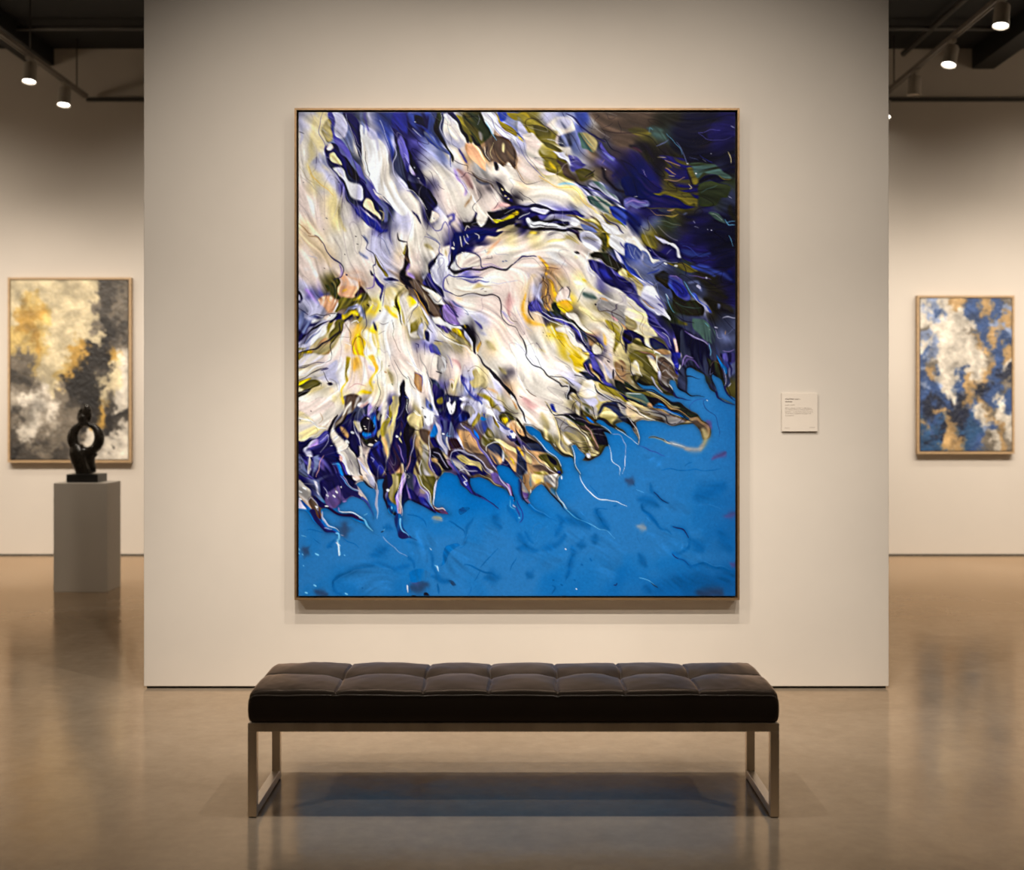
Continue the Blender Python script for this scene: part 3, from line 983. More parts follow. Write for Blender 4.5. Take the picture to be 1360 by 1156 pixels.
p xk .2 K 930,250 1000,250 1041,290 1041,370 950,320
p em .3 K 770,310 840,300 920,340 1041,430 1041,500 900,420 800,370
s k 3 K 740,300 790,380 880,430 1000,500 1041,520
s w 1.6 K 760,330 830,400 960,470
p un .2 K 960,390 1041,430 1041,470
p yg 0 K 770,400 860,430 1000,510 1041,540 1041,580 900,480 800,470
p gu .2 K 800,540 840,490 920,490 980,560 1041,620 1041,660 960,610 900,540 850,520 810,580
p my .3 K 810,570 870,540 960,600 920,640 910,660 840,620
s k 2.6 K 800,560 840,500 920,490 980,550
s k 4 K 780,600 850,630 920,680
p rg .2 K 980,530 1041,530 1041,600
p gl 0 K 620,420 740,410 780,470 740,490 640,470
p og .2 K 620,470 700,480 740,560 770,610 690,580 640,580
b x 7 K 660,520 690,540
p S .2 K 660,600 690,590 750,630 740,645 690,630
p yg 0 K 720,490 780,510 800,590 760,590
s k 1.4 K 700,490 740,540 760,620
p bd 0 K 320,440 350,440 390,490 400,520 350,500
s e 2 K 260,440 330,520 400,560
s k 2.6 K 280,480 360,570 440,590 520,600 620,640 680,660
p xk 0 K 400,540 480,580 560,580 660,640 760,670 860,720 900,745 830,740 850,790 865,870 800,850 720,790 640,700 560,640 470,600
p kn 0 K 440,570 560,570 640,620 700,670 600,640 500,600
s w 1 K 500,590 560,620
p ey 0 K 480,630 560,650 640,730 720,830 780,900 740,960 650,940 700,880 640,790 560,700
s w 1.4 K 480,640 580,710 660,800 730,900
p ro 0 K 600,680 700,700 760,800 780,890 700,800
s P 2 K 660,670 720,760 770,870
s k 1.6 K 560,650 640,750 720,850
s k 1.4 K 760,690 800,790 850,870
p ge 0 K 370,580 440,600 480,650 440,760 470,850 520,880 515,980 440,900 400,780 380,680
p ec 0 K 440,760 500,730 580,760 640,850 650,930 600,920 550,860 510,870 480,830
s r 1.6 K 450,720 500,690 580,720 660,820 700,900
s r 1 K 440,640 400,740 440,860
s y 2 K 350,560 380,660 390,760 440,900 520,980
s k .8 K 370,600 400,720 430,850
b y 6 K 260,700 300,800
p lc 0 K 640,960 680,920 700,940 690,980 660,1000
p or 0 K 620,1040 640,1000 700,1000 790,930 740,990
s W 1.4 K 680,910 700,950
s w 1.4 K 520,880 540,980 600,1140
s w 1.2 K 865,870 900,970 960,1090 980,1156
s l .9 K 910,745 990,790 1030,860 1030,980 1015,1100
s w .9 K 1010,1140 1020,1050 1035,980
s w 1 K 900,740 850,690 800,680
s w 1.2 K 940,690 980,740 1041,780
b P 14 K 80,430 140,490 200,480
b p 16 K 160,400 280,500
s r 1.4 K 80,335 120,370 180,400
s r 1 K 20,400 60,420
s k 2.6 K 0,450 50,540 90,650
b e 12 K 240,580 300,720
b w 7 K 60,620 160,720
s u 1.2 K 320,850 380,920 480,980
s k 1.2 K 360,830 420,920 510,990
s w 1.2 K 340,850 380,880
p rk .3 K 0,610 60,660 100,720 110,780 180,840 250,900 310,940 240,930 150,880 80,830 0,760
p ht .2 K 0,650 60,700 90,770 40,770 0,740
p zu 0 K 110,840 200,860 300,930 270,950 180,920 120,880
p bk .2 K 0,790 30,830 50,860 0,850
p mo .3 K 220,980 300,960 390,1010 430,1090 430,1140 340,1120 280,1060
p ok 0 K 300,970 370,1010 370,1060 310,1040
s w 1.4 K 150,780 250,890 370,970 430,1060
s c 1.6 K 60,860 160,960 260,1080 380,1150
s r 1.4 K 100,880 180,980 280,1110
b O 5 K 20,880 60,950
p ug 0 K 0,900 50,960 100,1030 110,1100 60,1156 0,1100
p te 0 K 90,900 140,960 150,1040 130,1156 110,1156
p tr 0 K 150,1060 230,1060 330,1110 400,1156 150,1156
p my 0 K 160,1140 240,1120 300,1156
s w 2 K 350,1070 380,1110
p b 0 K 380,1130 410,1120 420,1156 390,1156
# L
p mo .3 L 30,20 100,0 180,60 280,160 300,230 310,310 260,300 230,230 160,120 90,70 50,90
p cy 0 L 50,130 90,80 130,130 140,190 90,180 60,250
p ow 0 L 40,200 100,190 80,250
s w 2 L 90,80 130,130 150,200
s k 1.6 L 20,30 40,160 60,240 150,310
p fo .2 L 100,240 140,200 230,220 270,290 300,310 200,290 120,270
p rt .2 L 110,10 250,30 290,60 280,120 240,80 170,50
p lh .2 L 180,70 250,60 300,110 290,190 240,130
s w 2.4 L 295,20 310,100 330,170
p gr 0 L 310,60 360,30 420,80 470,180 480,240 430,240 400,310 370,260 330,200 310,130
s k 1.2 L 340,130 370,60 430,100 470,190
s g 1.6 L 360,170 400,150 450,240
s w 2 L 400,280 420,350
s k 4 L 310,260 370,320 440,380
p rl .2 L 300,180 330,180 370,270 420,370 340,310
s l 2 L 230,230 280,300 340,350
p nI .2 L 440,0 500,0 520,120 500,150 470,200 450,100
s W 2.4 L 500,100 500,145
p Nu 0 L 490,60 570,30 580,140 580,290 590,370 540,360 490,310 470,240 490,180
s V 1.4 L 510,120 560,20 630,30
p uN 0 L 520,0 800,0 820,170 850,290 860,370 820,330 760,280 720,190 660,150 580,140 570,80
s j 2.6 L 540,90 580,40 640,60 700,130
b x 8 L 740,200 800,280
s d 1.4 L 790,120 800,180 830,160
p kx .2 L 780,30 850,60 900,40 930,150 940,280 960,360 900,260 850,190 800,170
s r 1.4 L 790,100 840,60 900,90
p DS 0 L 870,0 920,60 990,130 990,180 950,180 910,90
p uk 0 L 930,100 960,180 1000,190 1000,260 960,330 940,250
s l 1 L 930,130 940,230 945,310
s l 1 L 985,265 975,310
p vN .2 L 920,0 1041,0 1041,80 980,60
s n 2.6 L 1000,0 970,60 1005,130 1000,200
p du 0 L 1010,100 1041,60 1041,180 1005,220
t k 2 L 580,225 640,225 700,238
t n 2.4 L 440,375 500,425 560,440 610,440
t k 2.6 L 580,370 630,395 740,402
t n 3 L 850,360 870,420 930,465 1041,475
t n 3 L 940,320 970,390 1000,430 1041,445
s b .8 L 740,420 640,450 600,500 620,540
s n .7 L 760,420 715,450 760,510 840,580 880,680 880,800
d W 1.4 L 757,435
p xk .2 L 0,240 100,310 200,340 330,390 460,440 600,530 700,600 640,610 540,590 400,530 260,490 100,480 0,460
p eo 0 L 0,310 100,350 220,360 380,420 500,500 420,490 300,430 180,400 60,370
p ea 0 L 0,380 120,370 220,450 260,500 160,480 60,440 0,430
s w 1.4 L 0,385 80,375 130,385
s k 1.6 L 130,455 180,490 220,500
p et .2 L 210,460 240,460 270,500 220,500
p DS .2 L 260,490 330,480 420,500 560,580 640,610 520,590 380,530
p re 0 L 0,450 120,480 260,500 400,540 520,600 620,620 700,650 680,690 560,650 440,660 370,640 260,600 140,560
p ge 0 L 120,500 240,510 360,530 480,590 560,640 460,665 380,640 340,590 240,560
p eh 0 L 0,480 60,500 160,570 260,630 120,635 60,620 0,600
b y 5 L 40,600 100,590
s w 2 L 0,470 80,520 180,590 290,635
s k 1.2 L 0,500 100,560 200,620
s k 1.6 L 200,540 300,560 370,600 400,650 480,650
s k 1.6 L 260,490 400,520 520,580 640,640 720,680
s k 2 L 160,320 300,370 460,450 600,540 700,610
s k 1 L 300,390 420,480 560,560 700,640 760,690
s t 1.4 L 220,370 380,470 520,550 660,620
s y 1.4 L 180,350 300,400 420,460
s y 1 L 300,520 420,550 520,610
s t 4 L 600,600 700,640 760,700 770,780
b r 9 L 640,640 720,700 760,780
b e 9 L 720,720 760,780 750,860 700,920
b g 8 L 740,860 680,920 560,915
b g 6 L 600,920 500,880 430,840
b e 3 L 430,850 360,815 220,805
s k 1.2 L 220,805 330,808 400,825 460,860
s w .9 L 380,815 440,850 550,895
p hk .2 L 0,600 40,640 90,660 110,740 110,850 90,750 30,710 0,670
s w 1.4 L 0,600 50,660 110,720 110,850
s w 1 L 0,780 60,830 110,860
s b 1.2 L 120,870 200,890 280,930 350,970
b j 10 L 830,1000 890,960 930,930
b j 8 L 770,640 800,700
s D 1.6 L 330,1090 460,1105 600,1100 880,1108
s D 1 L 570,1050 600,1030 630,1030
b T 10 L 140,900 240,1000 330,1060
# M
b I 5 M 180,440 260,520 340,570
t nI 8 M 120,340 170,440 250,520 330,565 380,575
s w 2 M 220,400 290,470 380,545
s l 2.4 M 230,350 220,410 270,460 300,490
s l 1.4 M 240,500 270,500 320,530
p gr 0 M 0,60 60,80 120,200 200,330 230,400 150,380 90,310 0,230
p lw 0 M 0,250 40,300 60,330 0,320
b g 7 M 20,120 80,220
p rn 0 M 100,220 160,200 230,260 330,330 230,330 200,430 140,370 100,290
s l 1.4 M 95,250 120,210 170,260 180,330
s w 1.4 M 150,280 170,320
d W 2.6 M 60,120 12,150 12,232 165,290 272,300 280,190
s W 1.6 M 50,110 65,140
p nI 0 M 140,200 230,240 310,290 390,340 500,380 600,400 640,430 600,440 500,415 380,375 300,340 200,290
p lw 0 M 160,40 190,60 180,140 200,190 160,150
p nN 0 M 230,50 420,40 420,200 400,260 300,250 220,190 210,130
p jr 0 M 290,170 400,100 420,180 410,240 360,290 300,300 270,240
s l 1.2 M 240,120 280,160 280,220
d w 2.4 M 340,185 370,150 425,115 455,90
s V 2.6 M 420,240 445,232
p nk 0 M 420,120 480,60 520,100 560,80 560,190 500,180 440,210
s V 2.4 M 370,290 380,330
s w 2.6 M 385,330 470,360 600,410
s C 3 M 570,410 630,430 680,500 712,545
s C 1.4 M 610,380 650,365
t nI 8 M 380,0 460,100 560,180 640,240 690,300
t b 4 M 600,200 680,280 720,400
s C 1.4 M 400,0 480,90 560,140
s l 1.2 M 430,0 500,90 600,160
p nN 0 M 430,0 600,0 560,80 560,120 500,80
p pt 0 M 540,0 620,0 630,40 590,50
s k 3 M 620,50 660,80 700,120
p cp .3 M 630,30 680,40 700,100 660,70
p lg 0 M 650,0 740,0 760,60 750,130 745,220 720,120 690,60
s w 1.4 M 700,0 740,90 745,180 750,260
t l 4 M 745,150 750,280 768,360 760,430
s C .8 M 755,270 772,380 758,430
p nk 0 M 820,0 900,0 880,100 840,180 850,330 820,260
p eo 0 M 900,0 980,0 960,100 920,200 940,300 880,260 860,160
b y 4 M 950,20 930,120
p gV 0 M 980,0 1041,0 1000,140 1000,280 980,400 950,440 930,340 930,220 970,110
s w 1.4 M 1041,0 970,100 960,200 990,300 985,400
d W 2.4 M 862,140
b S 9 M 890,290 910,350
s C 3 M 882,300 888,330
p IN 0 M 830,280 880,380 940,430 920,370 870,300
t Sn 10 M 950,420 980,520 1020,590 N 0,590 80,620
t C 2 M 975,430 990,510 1041,590
s C 4 M 345,580 375,570 370,620 350,640
s C 4 M 360,640 380,680 370,720 395,770
s W 2.4 M 355,650 375,690 372,740 392,780
s W 1.6 M 345,660 395,680
s l 1.4 M 400,570 430,575
d C 2.4 M 188,762 145,1052 66,1135 445,1128 10,716 12,962
s C 1.4 M 30,570 70,580
d C 1.4 M 8,750 42,758 55,865 438,765
s C 2 M 800,530 828,508
s k 2 M 780,545 805,530
b D 5 M 320,650 280,700
b u 16 M 430,480 440,560
b u 12 M 60,720 100,740
b D 7 M 350,980 480,930 600,880 760,850 900,900 1041,880
s D 4 M 340,1060 330,1000 440,950 580,900 720,860
b D 4 M 340,1020 360,1100 400,1150
s T 1.6 M 345,1020 420,970 560,910 800,890 900,920
b T 26 M 500,980 700,960 900,990
b T 22 M 600,1060 860,1080
s D 1.4 M 410,590 500,640 560,710
s T 1.4 M 790,580 880,680 940,730
s l .8 M 800,590 880,670 1041,780
s D 1.2 M 80,525 150,540 230,545
s D 1 M 140,590 220,650
s T 1.4 M 580,600 680,560 780,600
b D 12 M 700,760 840,700
b D 8 M 820,500 900,520
b u 10 M 160,1110 260,1140
d D 2 M 305,690 610,1070
# N
b D 5 N 0,640 100,665 180,680 220,760 230,850
s C 2 N 205,690 225,720
s W 1.6 N 212,700 224,718
b T 10 N 60,740 140,740 170,800
b D 5 N 230,860 280,930 330,990 430,1020
s C 2.4 N 260,860 300,890 305,920
s W 1.4 N 285,870 305,915
p DS 0 N 330,720 380,670 470,645 490,660 420,730 360,800 320,880 320,790
s D 1.4 N 330,720 380,670 470,645
s T 2 N 500,680 420,730 370,800 350,880
b D 4 N 640,400 580,480 560,600 500,680
s T 2 N 500,670 560,600 600,520
b T 24 N 60,560 140,620 260,640
b T 28 N 440,820 600,760 700,700
b T 28 N 380,960 560,940
b T 22 N 740,560 860,500
s D 2 N 0,370 80,380 140,430 170,480
s D 2 N 400,430 480,490 540,530 540,560
s D 2.4 N 540,850 660,880 760,920 840,950
s D 1.4 N 640,1010 690,900
s D 1.2 N 570,1140 610,1060
b D 14 N 760,980 860,960
b D 8 N 860,370 830,420 880,500
p Dn .3 N 490,340 520,312 580,312 590,330 550,355 500,365
s D 1 N 500,325 570,330
p uD 0 N 390,1010 430,1010 460,1050 430,1060
b D 6 N 230,960 330,990 400,1020
b u 14 N 60,1080 180,1060
b j 9 N 70,1020 120,990
p TS 0 N 20,930 120,880 230,940 150,1020 60,1030 30,1010
b D 4 N 0,780 60,880
p W 0 N 0,1060 15,1070 10,1100 0,1110
p k 0 N 155,1130 190,1130 210,1150 160,1156
p k 0 N 50,1135 90,1140 60,1156
s D 3 N 290,1030 290,1120
s D 1.4 N 840,690 780,780 700,860
s D 1.4 N 1041,790 970,910
b g 6 N 230,400 330,430
b e 4 N 240,385 320,405
s T 1.2 N 220,420 320,440 420,430
p uj 0 N 0,0 100,0 90,100 60,180 80,240 0,220
p eo 0 N 110,0 240,0 250,120 230,200 260,280 200,200 150,100
b e 5 N 130,140 150,180
s w 1.4 N 120,0 150,90 200,190 250,270
s l 1.4 N 90,0 130,110 190,210 260,300
p nI 0 N 0,130 80,150 130,200 220,260 280,340 180,310 100,270 40,230
p b 0 N 160,260 200,260 230,290 180,280
p jz 0 N 250,260 300,290 400,365 300,350 260,310
s w 1.6 N 265,270 330,330
s w 3 N 265,40 250,110 245,180 265,260
s l 3 N 260,60 255,180
s g 1.2 N 0,50 20,30 0,10
p nI 0 N 460,0 540,0 580,60 600,130 660,180 600,150 530,90
s w 1.6 N 530,0 560,50 540,60 570,100
t nI 5 N 580,100 640,170 740,230 860,300
t b 2 N 700,215 780,260 880,320
p rj 0 N 560,0 860,0 930,80 990,150 1010,220 940,150 840,85 700,40
s e 1.2 N 680,0 800,50 900,110
s l 1.4 N 860,0 920,90 980,170 1010,230
p nV 0 N 930,70 1000,140 1030,230 1010,210 970,140
s l 2 N 980,200 1000,260 1035,300
t S 5 N 990,200 1000,300 1030,400 1035,460
s C 1.2 N 980,220 990,280 1030,320
b D 4 N 960,280 1000,370 1030,440
# O
b n 4 O 20,40 40,160 70,230
p gl 0 O 30,30 100,40 120,120 110,180 70,150 40,110
p te .2 O 70,0 130,0 140,100 170,110 130,160 100,90
s W 2.2 O 120,130 125,165
p ye 0 O 150,0 260,0 270,60 240,85 190,85 160,50
b O 5 O 190,70 230,50
p gc 0 O 270,20 340,0 400,10 400,80 380,110 340,120 300,110
p tl 0 O 290,60 350,110 370,170 410,240 340,170 300,120
b S 6 O 340,130 370,170
s k 2.4 O 270,100 330,180 410,260 470,320
s w 1.2 O 380,150 420,240 480,310
s W 2.4 O 422,5 425,40
p jd 0 O 60,150 130,170 130,240 160,310 110,260 70,200
s k 2 O 30,60 60,190 120,280 180,330
t D 4 O 130,290 200,350 280,400 370,440
s T 1.2 O 140,290 220,350 320,410
s D 3 O 440,290 540,380 620,430 700,480
s C 1.2 O 400,230 480,320 560,400 640,440 760,480 860,540 940,590
b D 6 O 380,380 420,430 400,480
b D 10 O 440,420 560,440 680,490
b D 8 O 760,320 780,400 860,520
s D 1.6 O 860,320 780,310 760,360 800,440 880,530
s T 1.4 O 600,350 700,430 780,480
s w 1.6 O 595,0 620,70 670,150 760,220 880,250 960,260 1041,300
s D 1.6 O 700,100 760,190
s T 1.6 O 150,560 150,500 230,460
s T 1.4 O 200,620 220,530 290,490
b D 4 O 70,540 110,590 160,640
b D 8 O 380,560 420,500
b T 6 O 280,740 400,650 500,560
b D 8 O 200,740 340,670 460,580
b D 8 O 520,680 540,760 500,870 460,960
s D 3 O 540,760 480,900 460,1000
b T 20 O 280,860 380,800
b T 26 O 760,640 900,700 960,800
b T 26 O 800,900 900,960
b T 22 O 600,560 560,620
b D 10 O 100,930 150,960
b D 12 O 580,660 640,670
b D 10 O 760,560 740,640
d W 1.6 O 458,708 570,1098
s T 1 O 490,740 450,830
d D 2 O 345,998 416,1052 635,855 710,818 548,1005
s n 1.8 O 915,1055 935,1068 950,1050
s D 2 O 330,1050 360,1075 340,1140
s D 1.6 O 920,295 945,290
b T 12 O 140,760 240,740
b D 9 O 0,560 100,700
s I 1.6 O 0,230 40,330 45,430 20,450
s b 2.4 O 0,300 15,400
d C 1.6 O 12,412
b D 8 O 20,700 180,720
s k 2 O 425,1150 460,1150
# P
b D 4 P 210,80 250,160 330,210 410,240
s n 1.2 P 270,170 340,210 405,240
b D 12 P 120,230 200,250 300,280
b D 4 P 140,280 230,390 320,490 420,550
s D 3 P 150,290 240,400 330,500 440,560
s T 2.4 P 200,400 300,520 400,580
b T 26 P 240,560 380,640 300,740
b T 24 P 420,300 560,340
b g 8 P 110,490 180,500
b D 6 P 440,490 540,530 600,610 590,700
s n 2 P 450,490 540,530 590,600
s T 3 P 500,600 540,660 530,730
s T 2 P 580,650 570,710
b D 5 P 590,690 540,750 450,740
s n 2 P 450,750 520,800 590,850 700,850
b D 6 P 520,800 600,855 720,850 860,900 1041,930
s D 3 P 600,855 740,850 860,900 960,915
s T 1.6 P 620,840 740,830 860,880 1000,910
b T 12 P 560,770 700,790
b T 16 P 640,560 700,600
b D 30 P 520,1010 800,1050
b D 30 P 300,1100 600,1090
b u 14 P 700,1120 900,1130
b j 9 P 940,390 1041,370
b j 8 P 1000,840 1041,860
b D 20 P 680,200 900,100
b D 20 P 900,560 1000,700
b D 12 P 640,640 720,720
s T 1 P 500,150 640,200
s T 1 P 640,270 820,290 900,330
s C 1.2 P 120,985 220,1020 300,1075
s k 1.6 P 230,1035 305,1080
s C .8 P 100,130 160,160
s D 1.2 P 60,60 100,100
b u 9 P 20,50 70,70
b T 10 P 160,30 240,60
b D 8 P 120,760 180,860
s T 1.2 P 100,570 150,660 200,840
b D 22 P 900,1000 1020,980
b D 10 P 170,1080 240,1120
'''

def _noise(H, W, cell, rng):
    gh, gw = int(H/cell)+4, int(W/cell)+4
    g = rng.standard_normal((gh, gw))
    y = np.arange(H)/cell; x = np.arange(W)/cell
    def taps(t):
        i = t.astype(int); f = t-i
        return i, [((1-f)**3)/6, (3*f**3-6*f*f+4)/6, (-3*f**3+3*f*f+3*f+1)/6, f**3/6]
    yi, yw = taps(y); xi, xw = taps(x)
    a = sum(w[:, None]*g[yi+k] for k, w in enumerate(yw))
    return sum(w[None, :]*a[:, xi+k] for k, w in enumerate(xw))*2.2

def _fbm(H, W, cell, rng, n=4):
    return sum(_noise(H, W, max(1.5, cell/2**k), rng)*.55**k for k in range(n))

def _samp(img, y, x):
    H, W = img.shape[:2]
    y = np.clip(y, 0, H-1.001); x = np.clip(x, 0, W-1.001)
    yi = y.astype(int); xi = x.astype(int); fy = y-yi; fx = x-xi
    if img.ndim == 3: fy = fy[..., None]; fx = fx[..., None]
    return (img[yi, xi]*(1-fx)+img[yi, xi+1]*fx)*(1-fy)+(img[yi+1, xi]*(1-fx)+img[yi+1, xi+1]*fx)*fy

def _lic(img, u, v, n, step):
    H, W = img.shape[:2]
    yy, xx = np.mgrid[0:H, 0:W].astype(float)
    acc = img.copy(); tot = 1.
    for sg in (1, -1):
        y, x = yy.copy(), xx.copy()
        pu, pv = u*sg, v*sg
        for k in range(n):
            yi = np.clip(y, 0, H-1).astype(int); xi = np.clip(x, 0, W-1).astype(int)
            a, b = u[yi, xi], v[yi, xi]
            s = np.where(a*pu+b*pv < 0, -1., 1.)
            pu, pv = a*s, b*s
            x = x+pu*step; y = y+pv*step
            w = .5+.5*np.cos(np.pi*(k+1)/(n+1))
            acc = acc+_samp(img, y, x)*w; tot += w
    return acc/tot

def _spline(P, closed, sub=5, ten=.42):
    P = np.array(P, float); n = len(P)
    if n < 3: return P
    out = []
    for i in range(n if closed else n-1):
        p1, p2 = P[i], P[(i+1) % n]
        p0 = P[i-1] if (closed or i) else p1
        p3 = P[(i+2) % n] if (closed or i+2 < n) else p2
        L = np.linalg.norm(p2-p1)+1e-6
        def tan(a, b):
            d = b-a; m = np.linalg.norm(d)+1e-6
            return d/m*min(m, 2*L)*ten
        t1, t2 = tan(p0, p2), tan(p1, p3)
        for k in range(sub):
            t = k/sub
            out.append((2*t**3-3*t*t+1)*p1+(t**3-2*t*t+t)*t1+(3*t*t-2*t**3)*p2+(t**3-t*t)*t2)
    if not closed: out.append(P[-1])
    return np.array(out)

def paint(RES=1.25, seed=7):
    """the poured painting: returns (H,W,3) sRGB 0..1 and a height field"""
    rng = np.random.default_rng(seed)
    W = int((PX1-PX0)*RES); H = int((PY1-PY0)*RES)
    ys = PY0+(np.arange(H)+.5)/RES; xs = PX0+(np.arange(W)+.5)/RES
    X, Y = np.meshgrid(xs, ys)
    # flow
    F = np.array([[float(q) for q in r.split()] for r in FLOW.replace('\n', '').split(';')])
    ang = 2*np.arctan2(F[:, 3], F[:, 2])
    cu = np.zeros((H, W)); cv = np.zeros((H, W))
    for (fx, fy, _, _), a in zip(F, ang):
        w = 1/(((X-fx)**2+(Y-fy)**2)+300)**1.6
        cu += w*np.cos(a); cv += w*np.sin(a)
    th = np.arctan2(cv, cu)/2 + .28*_fbm(H, W, 40*RES, rng, 2)
    u, v = np.cos(th), np.sin(th)
    white = _noise(H, W, 2.6, rng)
    st1 = _lic(white, u, v, 16, 1.6); st1 /= st1.std()
    mid = _noise(H, W, 7*RES, rng)
    st2 = _lic(mid, u, v, 20, 2.4); st2 /= st2.std()
    st3 = _lic(_noise(H, W, 14*RES, rng), u, v, 18, 3.2); st3 /= st3.std()
    wx = 1.3*_fbm(H, W, 9*RES, rng, 3); wy = 1.3*_fbm(H, W, 9*RES, rng, 3)
    vx = 1.1*_noise(H, W, 8*RES, rng); vy = 1.1*_noise(H, W, 8*RES, rng)
    big = _fbm(H, W, 60*RES, rng, 4)
    # base map
    rows = [r.split() for r in MAPS.strip().split('\n')]
    G = np.zeros((36, 32, 3))
    for t in range(12):
        for j in range(9):
            for i in range(8):
                G[(t//4)*9+j, (t % 4)*8+i] = PAL[rows[t][j][i]]
    G[27:] = PAL['S']
    for i, ch in enumerate('ndnjppnnnjejkrrSSteeerSS'+'uuuuuuuu'):
        if ch != 'S': G[25:29, i] = G[25:29, i]*.0+np.array(PAL[ch])
    for jj in range(18, 27):
        for ii in range(8, 32):
            if rows[8+ii//8][jj-18][ii % 8] in 'SDT': G[jj, ii] = PAL['o' if ii > 15 else 'n']
    G /= 255.
    wm = 2.2
    gy = (Y+wy*wm+st2*1.5-PY0)/161*9-.5; gx = (X+wx*wm+st2*1.5-PX0)/145*8-.5
    # sharpen the cells a little so colours meet as poured paint does
    def ease(t):
        i = np.floor(t); f = t-i
        return i+np.clip((f-.5)*1.7+.5, 0, 1)
    base = _samp(G, ease(gy), ease(gx))
    base = _lic(base, u, v, 9, 1.5)
    # fibres
    img = base*(1+.055*st1[..., None]+.05*st2[..., None])
    # swirls of neighbouring tones: lookup shifted across the flow
    off = st2*3.2
    img = .5*img+.5*_samp(img, (Y-PY0)*RES+u*off*RES, (X-PX0)*RES-v*off*RES)
    hgt = .35*st1+.5*st2

    def loc(tok, cur):
        a, b = tok.split(',')
        x0, y0 = TX[cur]
        return (x0+float(a)/7.18, y0+float(b)/7.18)

    def sdf(P, closed, pad):
        x0, x1 = P[:, 0].min()-pad, P[:, 0].max()+pad; y0, y1 = P[:, 1].min()-pad, P[:, 1].max()+pad
        i0 = max(0, int((x0-PX0)*RES)); i1 = min(W, int((x1-PX0)*RES)+1)
        j0 = max(0, int((y0-PY0)*RES)); j1 = min(H, int((y1-PY0)*RES)+1)
        if i1 <= i0 or j1 <= j0: return None
        sl = (slice(j0, j1), slice(i0, i1))
        x = X[sl]+vx[sl]; y = Y[sl]+vy[sl]
        d = np.full(x.shape, 1e9); tt = np.zeros(x.shape); ins = np.zeros(x.shape, bool)
        n = len(P); m = n if closed else n-1
        for i in range(m):
            ax, ay = P[i]; bx, by = P[(i+1) % n]
            ex, ey = bx-ax, by-ay; L = ex*ex+ey*ey+1e-9
            t = np.clip(((x-ax)*ex+(y-ay)*ey)/L, 0, 1)
            q = (x-ax-t*ex)**2+(y-ay-t*ey)**2
            c = q < d; d = np.where(c, q, d); tt = np.where(c, (i+t)/m, tt)
            if closed and abs(ey) > 1e-9:
                ins ^= ((ay > y) != (by > y)) & (x < ex*(y-ay)/ey+ax)
        d = np.sqrt(d)
        return sl, (np.where(ins, -d, d) if closed else d), tt

    def colour(code, sl, edge=None):
        a = np.array(PAL[code[0]])/255.
        if len(code) == 1:
            c = np.broadcast_to(a, img[sl].shape)
            return c*(1+.05*st1[sl][..., None]+.045*st2[sl][..., None])
        s = st2[sl]*.8+st1[sl]*.45+big[sl]*.3
        n = len(code)-1
        f = np.clip(.5+s*.42, 0, .9999)*n
        cols = np.array([PAL[q] for q in code])/255.
        i = f.astype(int); k = (f-i)[..., None]; k = np.clip((k-.5)*1.8+.5, 0, 1)
        return (cols[i]*(1-k)+cols[i+1]*k)*(1+.06*st1[sl][..., None])

    def blend(sl, al, col, dh=0):
        img[sl] = img[sl]*(1-al[..., None])+col*al[..., None]
        hgt[sl] += al*dh

    def lay_blue():
        # the blue ground
        pts = []; cur = 'M'
        for tok in BLUE.split():
            if tok in TX: cur = tok
            else: pts.append(loc(tok, cur))
        P = _spline(pts, True, 3, .3)
        sl, sd, _ = sdf(P, True, 14)
        al = np.clip(.5-sd*RES*.9, 0, 1)
        bl = np.array(PAL['S'])/255.
        n3 = _fbm(H, W, 90*RES, rng, 4)
        warped = _samp(n3, (Y-PY0)*RES+18*_noise(H, W, 45*RES, rng), (X-PX0)*RES+18*_noise(H, W, 45*RES, rng))
        k = np.clip(.20+.38*warped+.45*np.clip((Y-640)/140, 0, 1), 0, 1)[..., None]
        k2 = np.clip(np.clip((X-900)/80, 0, 1)*.7+np.clip((Y-745)/50, 0, 1)*np.clip((X-780)/150, 0, 1)*.7-.12*warped, 0, .8)[..., None]
        blue = bl*(1-k)+np.array(PAL['T'])/255.*k
        blue = blue*(1-k2)+np.array([12, 84, 148])/255.*k2
        # shadow painted into the colour: dark rim beside the blue's edge, softer inside it
        rim = np.exp(-((sd-1.6)/1.5)**2)*(sd > 0)*.55*np.clip(.55+.4*big[sl], .1, 1)
        img[sl] *= (1-rim[..., None])
        edge_shade = np.exp(-np.clip(-sd, 0, 99)/2.2)*.28
        bs = blue[sl]*(1-edge_shade[..., None])
        img[sl] = img[sl]*(1-al[..., None])+bs*al[..., None]
        hgt[sl] = hgt[sl]*(1-al)+(.12*warped[sl]-1.2)*al
        hgt[sl] += np.exp(-((sd-2.2)/1.6)**2)*.9*(sd > 0)

    ops = [l.split() for l in OPS.strip().split('\n') if l.strip() and l[0] != '#']
    def early(q):
        if q[0] not in 'pqb': return False
        if q[0] == 'b' and q[3] == 'L': return False
        if q[3] < 'M': return True
        return q[0] == 'p' and q[3] < 'P' and not set(q[1]) & set('SDTkW') and float(q[4].split(',')[1]) < 330
    first = [q for q in ops if early(q)]
    second = [q for q in ops if not early(q)]
